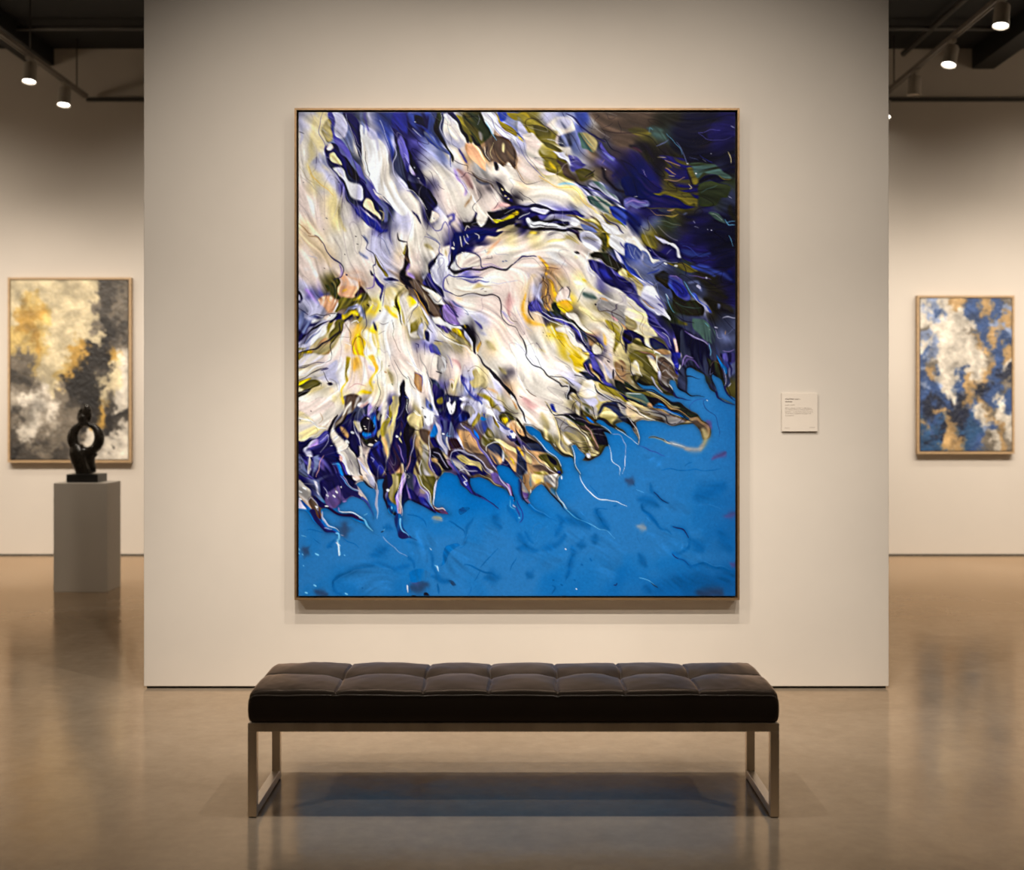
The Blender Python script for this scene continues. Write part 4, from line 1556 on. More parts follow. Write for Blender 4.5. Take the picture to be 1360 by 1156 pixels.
    for q in first+[None]+second:
        if q is None:
            # the wet paint is pulled along the flow, then the blue is laid in
            gx0 = (X-PX0)*RES; gy0 = (Y-PY0)*RES
            dn = (st2*1.2+st3*1.1)*RES
            img[:] = _samp(img, gy0+u*dn, gx0-v*dn)
            img[:] = _lic(img, u, v, 3, 1.0)
            soft = img.copy()
            for k in range(3):
                for ax in (0, 1):
                    e = np.pad(soft, [(2, 2) if a_ == ax else (0, 0) for a_ in range(3)], mode='edge')
                    soft = (e[:-4]+2*soft+e[4:])/4 if ax == 0 else (e[:, :-4]+2*soft+e[:, 4:])/4
            img[:] = np.clip(img+(img-soft)*np.where(soft.mean(-1) > .72, .45, 1.2)[..., None], 0.01, 1)
            img[:] = np.clip(img*(1+(.05*st1[..., None]+.03*st2[..., None])*np.where(soft.mean(-1) > .72, .5, 1.2)[..., None]), 0, 1)
            # veins: thin threads where two pours meet
            lum = img.mean(-1)
            for cell, lv, wd_, dark in ((11, .25, .5, 1), (11, -.45, .45, 1), (7, .1, .4, 1), (15, -.1, .55, 0), (9, .6, .4, 0)):
                nz = _lic(_noise(H, W, cell*RES, rng), u, v, 22, 3.2); nz = nz/nz.std()+.05*_noise(H, W, 12*RES, rng)-lv
                gy_, gx_ = np.gradient(nz)
                dist = np.abs(nz)/(np.hypot(gx_, gy_)+.012)
                gate = np.clip(_noise(H, W, 26*RES, rng)*1.2+.15, 0, 1)
                al = np.clip(wd_*RES-dist+.6, 0, 1)*gate
                if dark:
                    ton = img*np.array([.42, .36, .5])
                    al = al*np.where(lum > .7, .22, .75)
                else:
                    ton = np.clip(img*.5+np.array([.44, .42, .42]), 0, 1)
                    al = al*.6*(X < 900-(Y < 300)*80)
                img[:] = img*(1-al[..., None])+ton*al[..., None]
            lay_blue()
            continue
        kind, code, wd = q[0], q[1], float(q[2])
        cur = 'A'; pts = []
        for tok in q[3:]:
            if tok in TX: cur = tok
            else: pts.append(loc(tok, cur))
        if kind in 'sbt':
            P = _spline(pts, False, 5)
            r = sdf(P, False, wd*1.5+3)
            if r is None: continue
            sl, d, t = r
            if kind == 's':      # tapered crisp line
                w = wd*.5*(.35+.65*np.sin(np.pi*np.clip(t, .02, .98))**.6)
                thin = .72 if code[0] in 'WwC' else .95
                al = np.clip((w*thin-d)*RES*.9+.5, 0, 1)*np.clip(wd*.9, .3, .9)
                blend(sl, al, colour(code, sl), .25)
            elif kind == 't':    # drip: wide at the start, fine at the end
                w = wd*.5*(1-t*.88)
                al = np.clip((w-d)*RES*.9+.5, 0, 1)
                blend(sl, al, colour(code, sl), .6)
            else:                # soft brush
                w = wd*.5*(.3+.7*np.sin(np.pi*np.clip(t, .03, .97))**.5)
                al = np.exp(-(d/np.maximum(w, .3))**2*(.6 if q[3] >= 'M' else 1.2))*(.7 if q[3] >= 'M' else .85)
                blend(sl, al, colour(code, sl), 0)
        elif kind in 'pq':
            P = _spline(pts, True, 4)
            r = sdf(P, True, wd+3)
            if r is None: continue
            sl, d, t = r
            sf = max(.55, wd) if kind == 'q' else .55
            al = np.clip(.5-d/sf*.5, 0, 1)
            al = al*al*(3-2*al)
            if kind == 'q': al = al*.9
            c = colour(code, sl)
            if kind == 'p' and wd > 0:      # thin darker rim
                e = np.exp(-((d+wd*.5)/(wd*.6))**2)[..., None]*.55
                c = c*(1-e)
            blend(sl, al, c, .5 if kind == 'p' else 0)
        elif kind == 'd':                   # dots
            for (px, py) in pts:
                r = sdf(np.array([(px-wd*.3, py-wd*.15), (px+wd*.3, py+wd*.2)]), False, wd+2)
                if r is None: continue
                sl, d, t = r
                blend(sl, np.clip((wd*.45-d)*RES+.5, 0, 1), colour(code, sl), .3)
    img2 = np.clip(img*(1+.015*_noise(H, W, 1.6, rng)[..., None]), 0, 1)
    return img2, hgt

# ------------------------------------------------------------------ helpers
def P(px, py, D): return Vector(((px-CX)*D/F, D, EYE+(HY-py)*D/F))

def tag(o, label=None, cat=None, group=None, kind=None):
    if label: o['label'] = label
    if cat: o['category'] = cat
    if group: o['group'] = group
    if kind: o['kind'] = kind
    return o

def link(name, me, mat=None, parent=None):
    o = bpy.data.objects.new(name, me); COL.objects.link(o)
    if mat: me.materials.append(mat)
    if parent: o.parent = parent
    return o

def empty(name, loc, rz=0):
    o = bpy.data.objects.new(name, None); COL.objects.link(o)
    o.location = loc; o.rotation_euler = (0, 0, rz); o.empty_display_size = .1
    return o

def obj(name, bm, mat, parent=None, smooth=False):
    bmesh.ops.recalc_face_normals(bm, faces=bm.faces)
    me = bpy.data.meshes.new(name); bm.to_mesh(me); bm.free()
    if smooth:
        me.polygons.foreach_set('use_smooth', [True]*len(me.polygons))
    o = link(name, me, mat, parent)
    if parent:                      # coordinates are given in the world: bring them to the parent
        me.transform(mat_world(parent).inverted())
    return o

def mat_world(o):
    m = Matrix.Translation(o.location) @ o.rotation_euler.to_matrix().to_4x4()
    return (mat_world(o.parent) @ m) if o.parent else m

def box(bm, x0, x1, y0, y1, z0, z1, bev=0):
    vs = [bm.verts.new((x, y, z)) for x in (x0, x1) for y in (y0, y1) for z in (z0, z1)]
    fs = [(0, 1, 3, 2), (4, 6, 7, 5), (0, 4, 5, 1), (2, 3, 7, 6), (0, 2, 6, 4), (1, 5, 7, 3)]
    faces = [bm.faces.new([vs[i] for i in f]) for f in fs]
    if bev:
        es = list({e for f in faces for e in f.edges})
        bmesh.ops.bevel(bm, geom=es, offset=bev, segments=2, profile=.5, affect='EDGES')
    return bm

def B(*a, bev=0):
    return box(bmesh.new(), *a, bev=bev)

def tube(bm, pts, radii, n=12, caps=True, sq=1.0):
    """round tube through points; sq flattens it along the world Y axis"""
    pts = [Vector(p) for p in pts]; rings = []
    if not hasattr(radii, '__len__'): radii = [radii]*len(pts)
    up = None
    for i, p in enumerate(pts):
        t = (pts[min(i+1, len(pts)-1)]-pts[max(i-1, 0)]).normalized()
        if up is None:
            up = Vector((0, 1, 0)) if abs(t.y) < .8 else Vector((1, 0, 0))
        a = (up-t*up.dot(t)).normalized(); up = a; b = t.cross(a)
        ring = []
        for k in range(n):
            an = 2*math.pi*k/n
            d = a*math.cos(an)*radii[i]+b*math.sin(an)*radii[i]
            d.y *= sq
            ring.append(bm.verts.new(p+d))
        rings.append(ring)
    for r0, r1 in zip(rings, rings[1:]):
        for k in range(n): bm.faces.new((r0[k], r0[(k+1) % n], r1[(k+1) % n], r1[k]))
    if caps:
        bm.faces.new(rings[0][::-1]); bm.faces.new(rings[-1])
    return bm

def lathe(bm, prof, M, n=32):
    """profile [(radius, height)] turned about the local Z of matrix M"""
    rings = []
    for r, h in prof:
        if r < 1e-5: rings.append([bm.verts.new(M @ Vector((0, 0, h)))])
        else: rings.append([bm.verts.new(M @ Vector((r*math.cos(2*math.pi*k/n), r*math.sin(2*math.pi*k/n), h))) for k in range(n)])
    for r0, r1 in zip(rings, rings[1:]):
        for k in range(n):
            q = [r0[k % len(r0)], r0[(k+1) % n % len(r0)], r1[(k+1) % n % len(r1)], r1[k % len(r1)]]
            q = list(dict.fromkeys(q))
            if len(q) > 2: bm.faces.new(q)
    return bm

# ------------------------------------------------------------------ materials
def mat(name, col=(.5, .5, .5), rough=.5, metal=0, **kw):
    m = bpy.data.materials.new(name); m.use_nodes = True
    b = m.node_tree.nodes['Principled BSDF']
    b.inputs['Base Color'].default_value = (*col, 1); b.inputs['Roughness'].default_value = rough
    b.inputs['Metallic'].default_value = metal
    for k, v in kw.items(): b.inputs[k.replace('_', ' ')].default_value = v
    return m

def nodes(m): return m.node_tree.nodes, m.node_tree.links, m.node_tree.nodes['Principled BSDF']

def noise(N, L, scale, detail=4, rough=.55, stretch=None, dist=0):
    tc = N.new('ShaderNodeTexCoord'); mp = N.new('ShaderNodeMapping'); n = N.new('ShaderNodeTexNoise')
    L.new(tc.outputs['Object'], mp.inputs['Vector']); L.new(mp.outputs['Vector'], n.inputs['Vector'])
    if stretch: mp.inputs['Scale'].default_value = stretch
    n.inputs['Scale'].default_value = scale; n.inputs['Detail'].default_value = detail
    n.inputs['Roughness'].default_value = rough; n.inputs['Distortion'].default_value = dist
    return n

def ramp(N, L, src, stops):
    r = N.new('ShaderNodeValToRGB'); e = r.color_ramp.elements
    while len(e) < len(stops): e.new(.5)
    for el, (p, c) in zip(e, stops):
        el.position = p; el.color = (*c, 1) if hasattr(c, '__len__') else (c, c, c, 1)
    L.new(src, r.inputs[0]); return r

def bump(N, L, b, src, strength, dist=.01):
    bp = N.new('ShaderNodeBump'); bp.inputs['Strength'].default_value = strength; bp.inputs['Distance'].default_value = dist
    L.new(src, bp.inputs['Height']); L.new(bp.outputs[0], b.inputs['Normal']); return bp

def noisy(name, col, amt, scale, rough, bmp=0, bscale=200, metal=0, stretch=None, rvar=0, **kw):
    m = mat(name, col, rough, metal, **kw); N, L, b = nodes(m)
    n = noise(N, L, scale, 5, .6, stretch)
    lo = tuple(c*(1-amt) for c in col); hi = tuple(min(1, c*(1+amt)) for c in col)
    L.new(ramp(N, L, n.outputs['Fac'], [(.3, lo), (.7, hi)]).outputs[0], b.inputs['Base Color'])
    if rvar:
        L.new(ramp(N, L, n.outputs['Fac'], [(.3, rough-rvar), (.7, rough+rvar)]).outputs[0], b.inputs['Roughness'])
    if bmp:
        n2 = noise(N, L, bscale, 3, .6, stretch); bump(N, L, b, n2.outputs['Fac'], bmp, .002)
    return m

M_WALL = noisy('gallery_wall_paint', (.57, .525, .47), .035, 1.2, .85, .12, 350)
M_WALLB = noisy('back_wall_paint', (.57, .515, .45), .03, .8, .85, .1, 350)
M_CEIL = noisy('black_ceiling_paint', (.0022, .002, .0018), .3, 3, .8)
M_BLACK = noisy('black_painted_steel', (.004, .0036, .0032), .2, 20, .6)
M_GAP = mat('shadow_gap_black', (.008, .007, .006), .8)  # black paints in the shade of the recess under the walls
M_TRACK = noisy('grey_track_metal', (.20, .175, .15), .1, 30, .5)
M_PIPE = noisy('dark_grey_conduit', (.045, .04, .034), .2, 20, .55)
M_CAN = noisy('white_lamp_enamel', (.42, .38, .33), .05, 30, .45)
M_BAFFLE = mat('lamp_baffle', (.5, .45, .4), .4)
M_PED = noisy('grey_plinth_paint', (.46, .41, .345), .03, 3, .7, .1, 300)
M_BRONZE = noisy('dark_bronze', (.018, .014, .010), .4, 14, .26, .1, 60, metal=.3, rvar=.08)
M_BASE = noisy('black_stone_base', (.012, .011, .010), .3, 20, .35)
M_GOLD = noisy('bronze_gilt_frame', (.33, .21, .11), .15, 6, .36, .2, 300, metal=.75, stretch=(1, 1, 8))
M_OAK = noisy('pale_gold_wood_frame', (.42, .28, .15), .15, 8, .5, .1, 200, stretch=(1, 1, 6))
M_LINER = mat('black_frame_liner', (.006, .005, .005), .8)
M_CARD = noisy('placard_card', (.62, .56, .49), .02, 10, .7)
M_EDGE = mat('placard_board_edge', (.42, .37, .31), .8)
M_INK = mat('printed_ink', (.13, .10, .085), .8)
M_INKL = mat('pale_printed_ink', (.30, .25, .21), .8)
M_NICKEL = noisy('brushed_nickel', (.60, .50, .385), .1, 12, .34, .25, 500, metal=1, stretch=(1, 1, .05), rvar=.05)
M_FOOT = mat('rubber_foot', (.01, .01, .01), .7)

def lamp_mat(name, strength):
    m = mat(name, (1, .95, .9), .4); N, L, b = nodes(m)
    b.inputs['Emission Color'].default_value = (1, .93, .82, 1); b.inputs['Emission Strength'].default_value = strength
    return m
M_LENS = lamp_mat('lit_lamp_lens', 9)
M_LENSD = mat('unlit_lamp_lens', (.6, .5, .4), .3)

# polished concrete
M_FLOOR = mat('polished_concrete', (.3, .25, .2), .2); N, L, b = nodes(M_FLOOR)
n1 = noise(N, L, .9, 8, .62, None, .6); n2 = noise(N, L, 14, 6, .7); n3 = noise(N, L, 2.6, 6, .6, (1, .5, 1), 1.2)
r1 = ramp(N, L, n1.outputs['Fac'], [(.28, (.185, .148, .108)), (.5, (.24, .194, .144)), (.72, (.29, .238, .18))])
r2 = ramp(N, L, n2.outputs['Fac'], [(.25, .84), (.75, 1.1)])
mx = N.new('ShaderNodeMix'); mx.data_type = 'RGBA'; mx.blend_type = 'MULTIPLY'; mx.inputs[0].default_value = 1
L.new(r1.outputs[0], mx.inputs[6]); L.new(r2.outputs[0], mx.inputs[7])
L.new(mx.outputs[2], b.inputs['Base Color'])
L.new(ramp(N, L, n3.outputs['Fac'], [(.3, .13), (.7, .24)]).outputs[0], b.inputs['Roughness'])
n4 = noise(N, L, 5, 6, .62); bp = bump(N, L, b, n4.outputs['Fac'], .09, .02)
# a diffuse slab under a gloss tinted warm to mute the painting's blue reflection
df = N.new('ShaderNodeBsdfDiffuse'); gl = N.new('ShaderNodeBsdfGlossy'); fr_ = N.new('ShaderNodeFresnel'); ms = N.new('ShaderNodeMixShader')
L.new(mx.outputs[2], df.inputs['Color']); gl.inputs['Color'].default_value = (1, .77, .54, 1)
rr_ = ramp(N, L, n3.outputs['Fac'], [(.3, .10), (.7, .18)]); L.new(rr_.outputs[0], gl.inputs['Roughness'])
for q in (df, gl): L.new(bp.outputs[0], q.inputs['Normal'])
fr_.inputs['IOR'].default_value = 1.37
L.new(fr_.outputs[0], ms.inputs[0]); L.new(df.outputs[0], ms.inputs[1]); L.new(gl.outputs[0], ms.inputs[2])
L.new(ms.outputs[0], N['Material Output'].inputs['Surface'])

# leather
M_LEATHER = mat('black_leather', (.012, .0085, .006), .36); N, L, b = nodes(M_LEATHER)
v = N.new('ShaderNodeTexVoronoi'); tc = N.new('ShaderNodeTexCoord'); L.new(tc.outputs['Object'], v.inputs['Vector']); v.inputs['Scale'].default_value = 420
bump(N, L, b, v.outputs['Distance'], .12, .001)
n5 = noise(N, L, 7, 4); L.new(ramp(N, L, n5.outputs['Fac'], [(.3, .36), (.7, .48)]).outputs[0], b.inputs['Roughness'])
df = N.new('ShaderNodeBsdfDiffuse'); gl = N.new('ShaderNodeBsdfGlossy'); fr_ = N.new('ShaderNodeFresnel'); ms = N.new('ShaderNodeMixShader')
df.inputs['Color'].default_value = (.013, .0095, .007, 1); gl.inputs['Color'].default_value = (.66, .52, .43, 1); fr_.inputs['IOR'].default_value = 1.42
bpn = [n_ for n_ in N if n_.type == 'BUMP'][0]
rr_ = ramp(N, L, n5.outputs['Fac'], [(.3, .34), (.7, .46)]); L.new(rr_.outputs[0], gl.inputs['Roughness'])
for q in (df, gl): L.new(bpn.outputs[0], q.inputs['Normal'])
L.new(fr_.outputs[0], ms.inputs[0]); L.new(df.outputs[0], ms.inputs[1]); L.new(gl.outputs[0], ms.inputs[2])
L.new(ms.outputs[0], N['Material Output'].inputs['Surface'])
M_STITCH = mat('black_piping', (.035, .025, .018), .35)

# ------------------------------------------------------------------ the room
X0, X1, Y0 = -9.0, 9.0, -4.0
def S(name, bm, m): return tag(obj(name, bm, m), kind='structure')
S('floor', B(X0-.2, X1+.2, Y0-.2, DB+.2, -.15, 0), M_FLOOR)
S('ceiling', B(X0-.2, X1+.2, Y0-.2, DB+.2, ZC, ZC+.15), M_CEIL)
S('wall_back', B(X0-.2, X1+.2, DB, DB+.2, .014, ZC), M_WALLB)
S('wall_left', B(X0-.2, X0, Y0, DB, 0, ZC), M_WALLB)
S('wall_right', B(X1, X1+.2, Y0, DB, 0, ZC), M_WALLB)
S('wall_front', B(X0-.2, X1+.2, Y0-.2, Y0, 0, ZC), M_WALLB)
S('baseboard_back', B(X0-.2, X1+.2, DB+.012, DB+.19, 0, .014), M_GAP)
WX0, WX1 = (191-CX)*DW/F, (1180.5-CX)*DW/F
S('wall_center', B(WX0, WX1, DW, DW+.32, .012, ZC, bev=.003), M_WALL)
S('baseboard_center', B(WX0+.012, WX1-.012, DW+.015, DW+.305, 0, .012), M_GAP)

# ------------------------------------------------------------------ ceiling: beams, pipes, tracks, lamps
def thing_mesh(name, bm, m, label, cat, group=None, smooth=False):
    return tag(obj(name, bm, m, None, smooth), label, cat, group)
thing_mesh('ceiling_beam', B(-4.78, -4.545, 6.0, DB-.001, 4.86, ZC), M_BLACK, 'black steel beam under the ceiling running back to the wall above the beige and black painting', 'beam')
thing_mesh('ceiling_beam', B(4.565, 4.78, 5.0, DB-.001, 4.83, ZC), M_BLACK, 'black steel beam under the ceiling running back to the wall above the small blue and cream painting', 'beam')
for (y, z, a, b_, lab) in ((12.0, 4.95, X0, X1, 'dark conduit crossing right under the black ceiling from side to side'),):
    bm = tube(bmesh.new(), [(a, y, z), (b_, y, z)], .022, 10)
    thing_mesh('ceiling_conduit', bm, M_PIPE, lab, 'pipe', smooth=True)
thing_mesh('ceiling_conduit', tube(bmesh.new(), [(3.85, 4.5, 4.95), (3.85, 12.86, 4.95)], .028, 10), M_PIPE,
           'dark conduit running back beside the white lighting track with three lamps', 'pipe', smooth=True)
# long rail across the back wall
zr = EYE+(HY-132.5)*(DB-.06)/F
bm = B(-4.2, X1-.05, DB-.085, DB-.05, zr-.018, zr+.018)
for x in np.arange(-3.4, 8.6, 1.7): box(bm, x-.012, x+.012, DB-.05, DB, zr-.012, zr+.012)
thing_mesh('wall_rail', bm, M_PIPE, 'thin dark rail fixed along the back wall high above the paintings', 'rail')

def track(x, y0, y1, z, rods, label):
    t = empty('lighting_track', (x, y1, z)); tag(t, label, 'track', 'ceiling lighting tracks')
    bm = bmesh.new(); box(bm, x-.022, x+.022, y0, y1, z-.008, z+.02); box(bm, x-.022, x-.012, y0, y1, z-.02, z-.008); box(bm, x+.012, x+.022, y0, y1, z-.02, z-.008)
    obj('rail', bm, M_TRACK, t)
    for y in rods: obj('hanging_rod', tube(bmesh.new(), [(x, y, z+.02), (x, y, ZC)], .007, 8), M_PIPE, t, True)
    obj('end_cap', B(x-.024, x+.024, y1, y1+.02, z-.022, z+.022), M_TRACK, t)
    return t
ZT = EYE+3.06
tl = track(-4.2, 4.0, DB-.115, ZT, (6.2, 8.8, 11.4, 12.62), 'grey lighting track with two lit lamps above the beige and black painting')
tr = track(3.65, 3.0, DB-.115, ZT, (5.6, 8.2, 12.5), 'pale lighting track with lit lamps above the small blue and cream painting')

def can(x, y, z, aim, label, lit=True, rad=.062, L_=.17, power=40, angle=80):
    """cylinder lamp: adapter on the track, short stem, can tilted to its aim"""
    t = empty('track_spotlight', (x, y, z-.02)); tag(t, label, 'spotlight', 'track lamps')
    obj('adapter', B(x-.018, x+.018, y-.07, y+.07, z-.052, z-.02, bev=.004), M_CAN, t)
    top = Vector((x, y, z-.052)); piv = Vector((x, y, z-.105))
    obj('stem', tube(bmesh.new(), [top+Vector((0, 0, .01)), piv], .011, 10), M_CAN, t, True)
    d = Vector(aim).normalized(); aim = tuple(piv+d*4)
    q = d.to_track_quat('Z', 'Y').to_matrix().to_4x4()
    M = Matrix.Translation(piv) @ q
    h = lathe(bmesh.new(), [(0, -.035), (rad*.86, -.035), (rad*.93, -.027), (rad*.93, L_*.25), (rad, L_*.8), (rad, L_-.035), (rad*.93, L_-.035), (rad*.86, L_-.05), (rad*.86, L_-.06), (0, L_-.06)], M)
    hs = obj('housing', h, M_CAN, t, True)
    e = hs.modifiers.new('edge', 'EDGE_SPLIT'); e.split_angle = math.radians(40)
    lens = lathe(bmesh.new(), [(0, L_-.046), (rad*.8, L_-.046), (rad*.84, L_-.049), (rad*.84, L_-.055), (0, L_-.055)], M, 24)
    obj('lens', lens, M_LENS if lit else M_LENSD, t, True)
    if lit and power: spot(tuple(M @ Vector((0, 0, L_-.03))), aim, power, angle, 1.0, .012)
    return t
can(-4.2, 11.40, ZT, (0, -.2, -1), 'lit white can lamp on the left track, the nearer of its two')
can(-4.2, 12.28, ZT, (0, -.2, -1), 'lit white can lamp on the left track, nearest the back wall')
can(3.65, 9.74, ZT, (-.16, -.2, -1), 'lit white can lamp at the top edge of the picture on the right track')
can(3.65, 10.86, ZT, (-.26, -.2, -1), 'lit white can lamp on the right track, the middle of its three')
can(3.65, 11.85, ZT, (-.06, .02, -1), 'switched off pale can lamp on the right track, beyond its two lit lamps', lit=False)
can(3.65, 12.80, ZT, (-.1, -.2, -1), 'small lit lamp mostly hidden behind the right edge of the white partition wall', power=10)

# ------------------------------------------------------------------ paintings
def srgb2lin(a): return np.where(a <= .04045, a/12.92, ((a+.055)/1.055)**2.4)

def canvas_mesh(name, img, hgt, px0, px1, py0, py1, D, depth, relief, gain, m, parent):
    """painted canvas: a box whose front face is a fine relief grid carrying the paint"""
    H, W = img.shape[:2]
    xs = (px0+(np.arange(W)/(W-1))*(px1-px0)-CX)*D/F
    zs = EYE+(HY-(py0+(np.arange(H)/(H-1))*(py1-py0)))*D/F
    X, Z = np.meshgrid(xs, zs)
    h = np.clip(hgt, -2.5, 2.5)*relief; h[0] = h[-1] = 0; h[:, 0] = h[:, -1] = 0
    Y = D-h
    co = np.stack([X, Y, Z], -1).reshape(-1, 3)
    idx = np.arange(H*W).reshape(H, W)
    a, b_, c, d = idx[:-1, :-1], idx[:-1, 1:], idx[1:, 1:], idx[1:, :-1]
    quads = np.stack([a, d, c, b_], -1).reshape(-1, 4)
    back = np.array([[xs[0], D+depth, zs[0]], [xs[-1], D+depth, zs[0]], [xs[-1], D+depth, zs[-1]], [xs[0], D+depth, zs[-1]]])
    n0 = H*W
    co = np.vstack([co, back])
    ring = [list(idx[0, :]), list(idx[:, -1]), list(idx[-1, ::-1]), list(idx[::-1, 0])]
    loops = [quads.reshape(-1)]; starts = list(range(0, len(quads)*4, 4)); tot = len(quads)*4
    for k, e in enumerate(ring):
        f = e+[n0+(k+1) % 4, n0+k]
        loops.append(np.array(f)); starts.append(tot); tot += len(f)
    loops.append(np.array([n0, n0+1, n0+2, n0+3])); starts.append(tot); tot += 4
    lp = np.concatenate(loops).astype(np.int32)
    off = np.array(mat_world(parent).translation)
    co = co-off
    me = bpy.data.meshes.new(name)
    me.vertices.add(len(co)); me.vertices.foreach_set('co', co.astype(np.float32).ravel())
    me.loops.add(len(lp)); me.loops.foreach_set('vertex_index', lp)
    me.polygons.add(len(starts)); me.polygons.foreach_set('loop_start', np.array(starts, np.int32))
    sm = np.ones(len(starts), bool); sm[-5:] = False
    me.polygons.foreach_set('use_smooth', sm)
    me.update(calc_edges=True)
    lin = srgb2lin(np.clip(img, 0, 1))*np.array(gain)
    lin = np.minimum(lin, .93)
    col = np.ones((len(co), 4), np.float32); col[:n0, :3] = lin.reshape(-1, 3); col[n0:, :3] = .05
    at = me.color_attributes.new('Paint', 'FLOAT_COLOR', 'POINT'); at.data.foreach_set('color', col.ravel())
    me.validate()
    return link(name, me, m, parent)

def paint_mat(name, rough, coat=0, spec=.5):
    m = mat(name, (.5, .5, .5), rough); N, L, b = nodes(m)
    a = N.new('ShaderNodeAttribute'); a.attribute_name = 'Paint'
    L.new(a.outputs['Color'], b.inputs['Base Color'])
    b.inputs['Coat Weight'].default_value = coat; b.inputs['Coat Roughness'].default_value = .12
    b.inputs['Specular IOR Level'].default_value = spec
    return m

def frame_parts(t, ox0, ox1, oy0, oy1, D, face, depth, gap, m, wall_d):
    """floater frame: outer strip, black liner recessed behind the gap"""
    a = P(ox0, oy1, D); c = P(ox1, oy0, D)
    x0, x1, z0, z1 = a.x, c.x, a.z, c.z
    bm = bmesh.new()
    y1 = wall_d-.004
    box(bm, x0, x0+face, D, y1, z0, z1); box(bm, x1-face, x1, D, y1, z0, z1)
    box(bm, x0+face, x1-face, D, y1, z1-face, z1); box(bm, x0+face, x1-face, D, y1, z0, z0+face)
    fr = obj('frame', bm, m, t)
    if gap:
        bm = B(x0+face, x1-face, y1-.012, y1-.002, z0+face, z1-face)
        obj('backing_board', bm, M_LINER, t)
    return fr

DP = DW-.078                      # front of the big frame
t = empty('abstract_painting', (0, DW, P(0, 797.5, DP).z))
tag(t, 'huge framed abstract in poured white, gold, violet and bright blue on the partition wall', 'painting')
fr = frame_parts(t, 391, 982.3, 143.5, 797.3, DP, .0105, .07, True, M_GOLD, DW)
img, hgt = paint(1.25)
ill = 1/np.array([1.0, .88, .74])
canvas_mesh('canvas', img, hgt, 396.6, 976.6, 149.2, 792.0, DP+.008, .04, .0003, .72*ill, paint_mat('glossy_poured_paint', .27, 0, .22), t)

PB = dict(c=(220, 193, 145), A=(214, 175, 100), G=(190, 142, 62), g=(120, 104, 84), d=(72, 62, 51), k=(37, 31, 26), w=(226, 205, 176), m=(164, 146, 122),
          b=(56, 80, 120), n=(26, 32, 50), t=(44, 80, 112), o=(184, 142, 88), l=(150, 158, 178))
LEFT = """cccccccccddg cAAccccccddg cGGAccccgddg cGGAcccccdgg AGGAccccgkdd AAGAccccckdg ggAcccGkkkGw gggcccGGkkcw ddgwcAGkkdcw
ggmwcgkkkccw mwwmmgkkkcgw dmwwwgdkkGdw gwwmwggkkGkk dmwgmggkGGkd ddgdgggkwwkw kddgddggwwww""".split()
RIGHT = """wwlwoobbobbg wlbwwwbbobbl wwlwwwbbbgbo gwwwwwwbbllo lwwwwwgbbool wlwwwwwobobb blwwwwwwobbo bgwwwwwwgbbo lobwwwwwobbw bowwwbowobnn
bblwwboonbbg lbbwwboonbwb bnbnwnognbwb bnnbnnobogwb tnonnnbwwoww obtonntbwbow ttnootttlbow tntoontbgwog ttttootbgwog""".split()

def blot(rows, W, H, seed, warp, vert):
    rng = np.random.default_rng(seed)
    G = np.array([[PB[c] for c in r] for r in rows])/255.
    y, x = np.mgrid[0:H, 0:W].astype(float)
    cell = W/G.shape[1]
    wx = _fbm(H, W, cell*1.6, rng, 4)*warp; wy = _fbm(H, W, cell*1.6, rng, 4)*warp*vert
    wx = wx+.16*_fbm(H, W, cell*.35, rng, 3); wy = wy+.16*_fbm(H, W, cell*.35, rng, 3)
    gx = x/cell-.5+wx; gy = y/(H/G.shape[0])-.5+wy
    fx = np.floor(gx); fy = np.floor(gy)
    sh = lambda f: np.clip((f-.5)*1.8+.5, 0, 1)
    im = _samp(G, fy+sh(gy-fy), fx+sh(gx-fx))
    mott = _fbm(H, W, cell*.7, rng, 4)
    im = im*(1+.08*mott[..., None])
    h = _fbm(H, W, 4, rng, 2)
    return np.clip(im, 0, 1), h

def small_painting(ox0, ox1, oy0, oy1, rows, seed, label, W, H, vert, gain):
    D = DB-.068
    t = empty('abstract_painting', (P((ox0+ox1)/2, 0, D).x, DB, P(0, oy1, D).z)); tag(t, label, 'painting')
    frame_parts(t, ox0, ox1, oy0, oy1, D, .021, .07, True, M_OAK, DB)
    im, h = blot(rows, W, H, seed, .30, vert)
    ill = 1/np.array([1.0, .88, .74])
    canvas_mesh('canvas', im, h, ox0+4, ox1-4, oy0+4, oy1-4, D+.010, .035, .0008, gain*ill, paint_mat('matte_paint', .55), t)
small_painting(10, 174, 368.5, 614.5, LEFT, 3, 'tall abstract painting in cream, gold and smoky black hung behind the dark sculpture', 260, 400, 1.2, .70)
small_painting(1218.3, 1347.6, 392.5, 603, RIGHT, 9, 'narrow abstract painting in blue, cream and ochre on the back wall to the right', 240, 390, 1.5, .66)

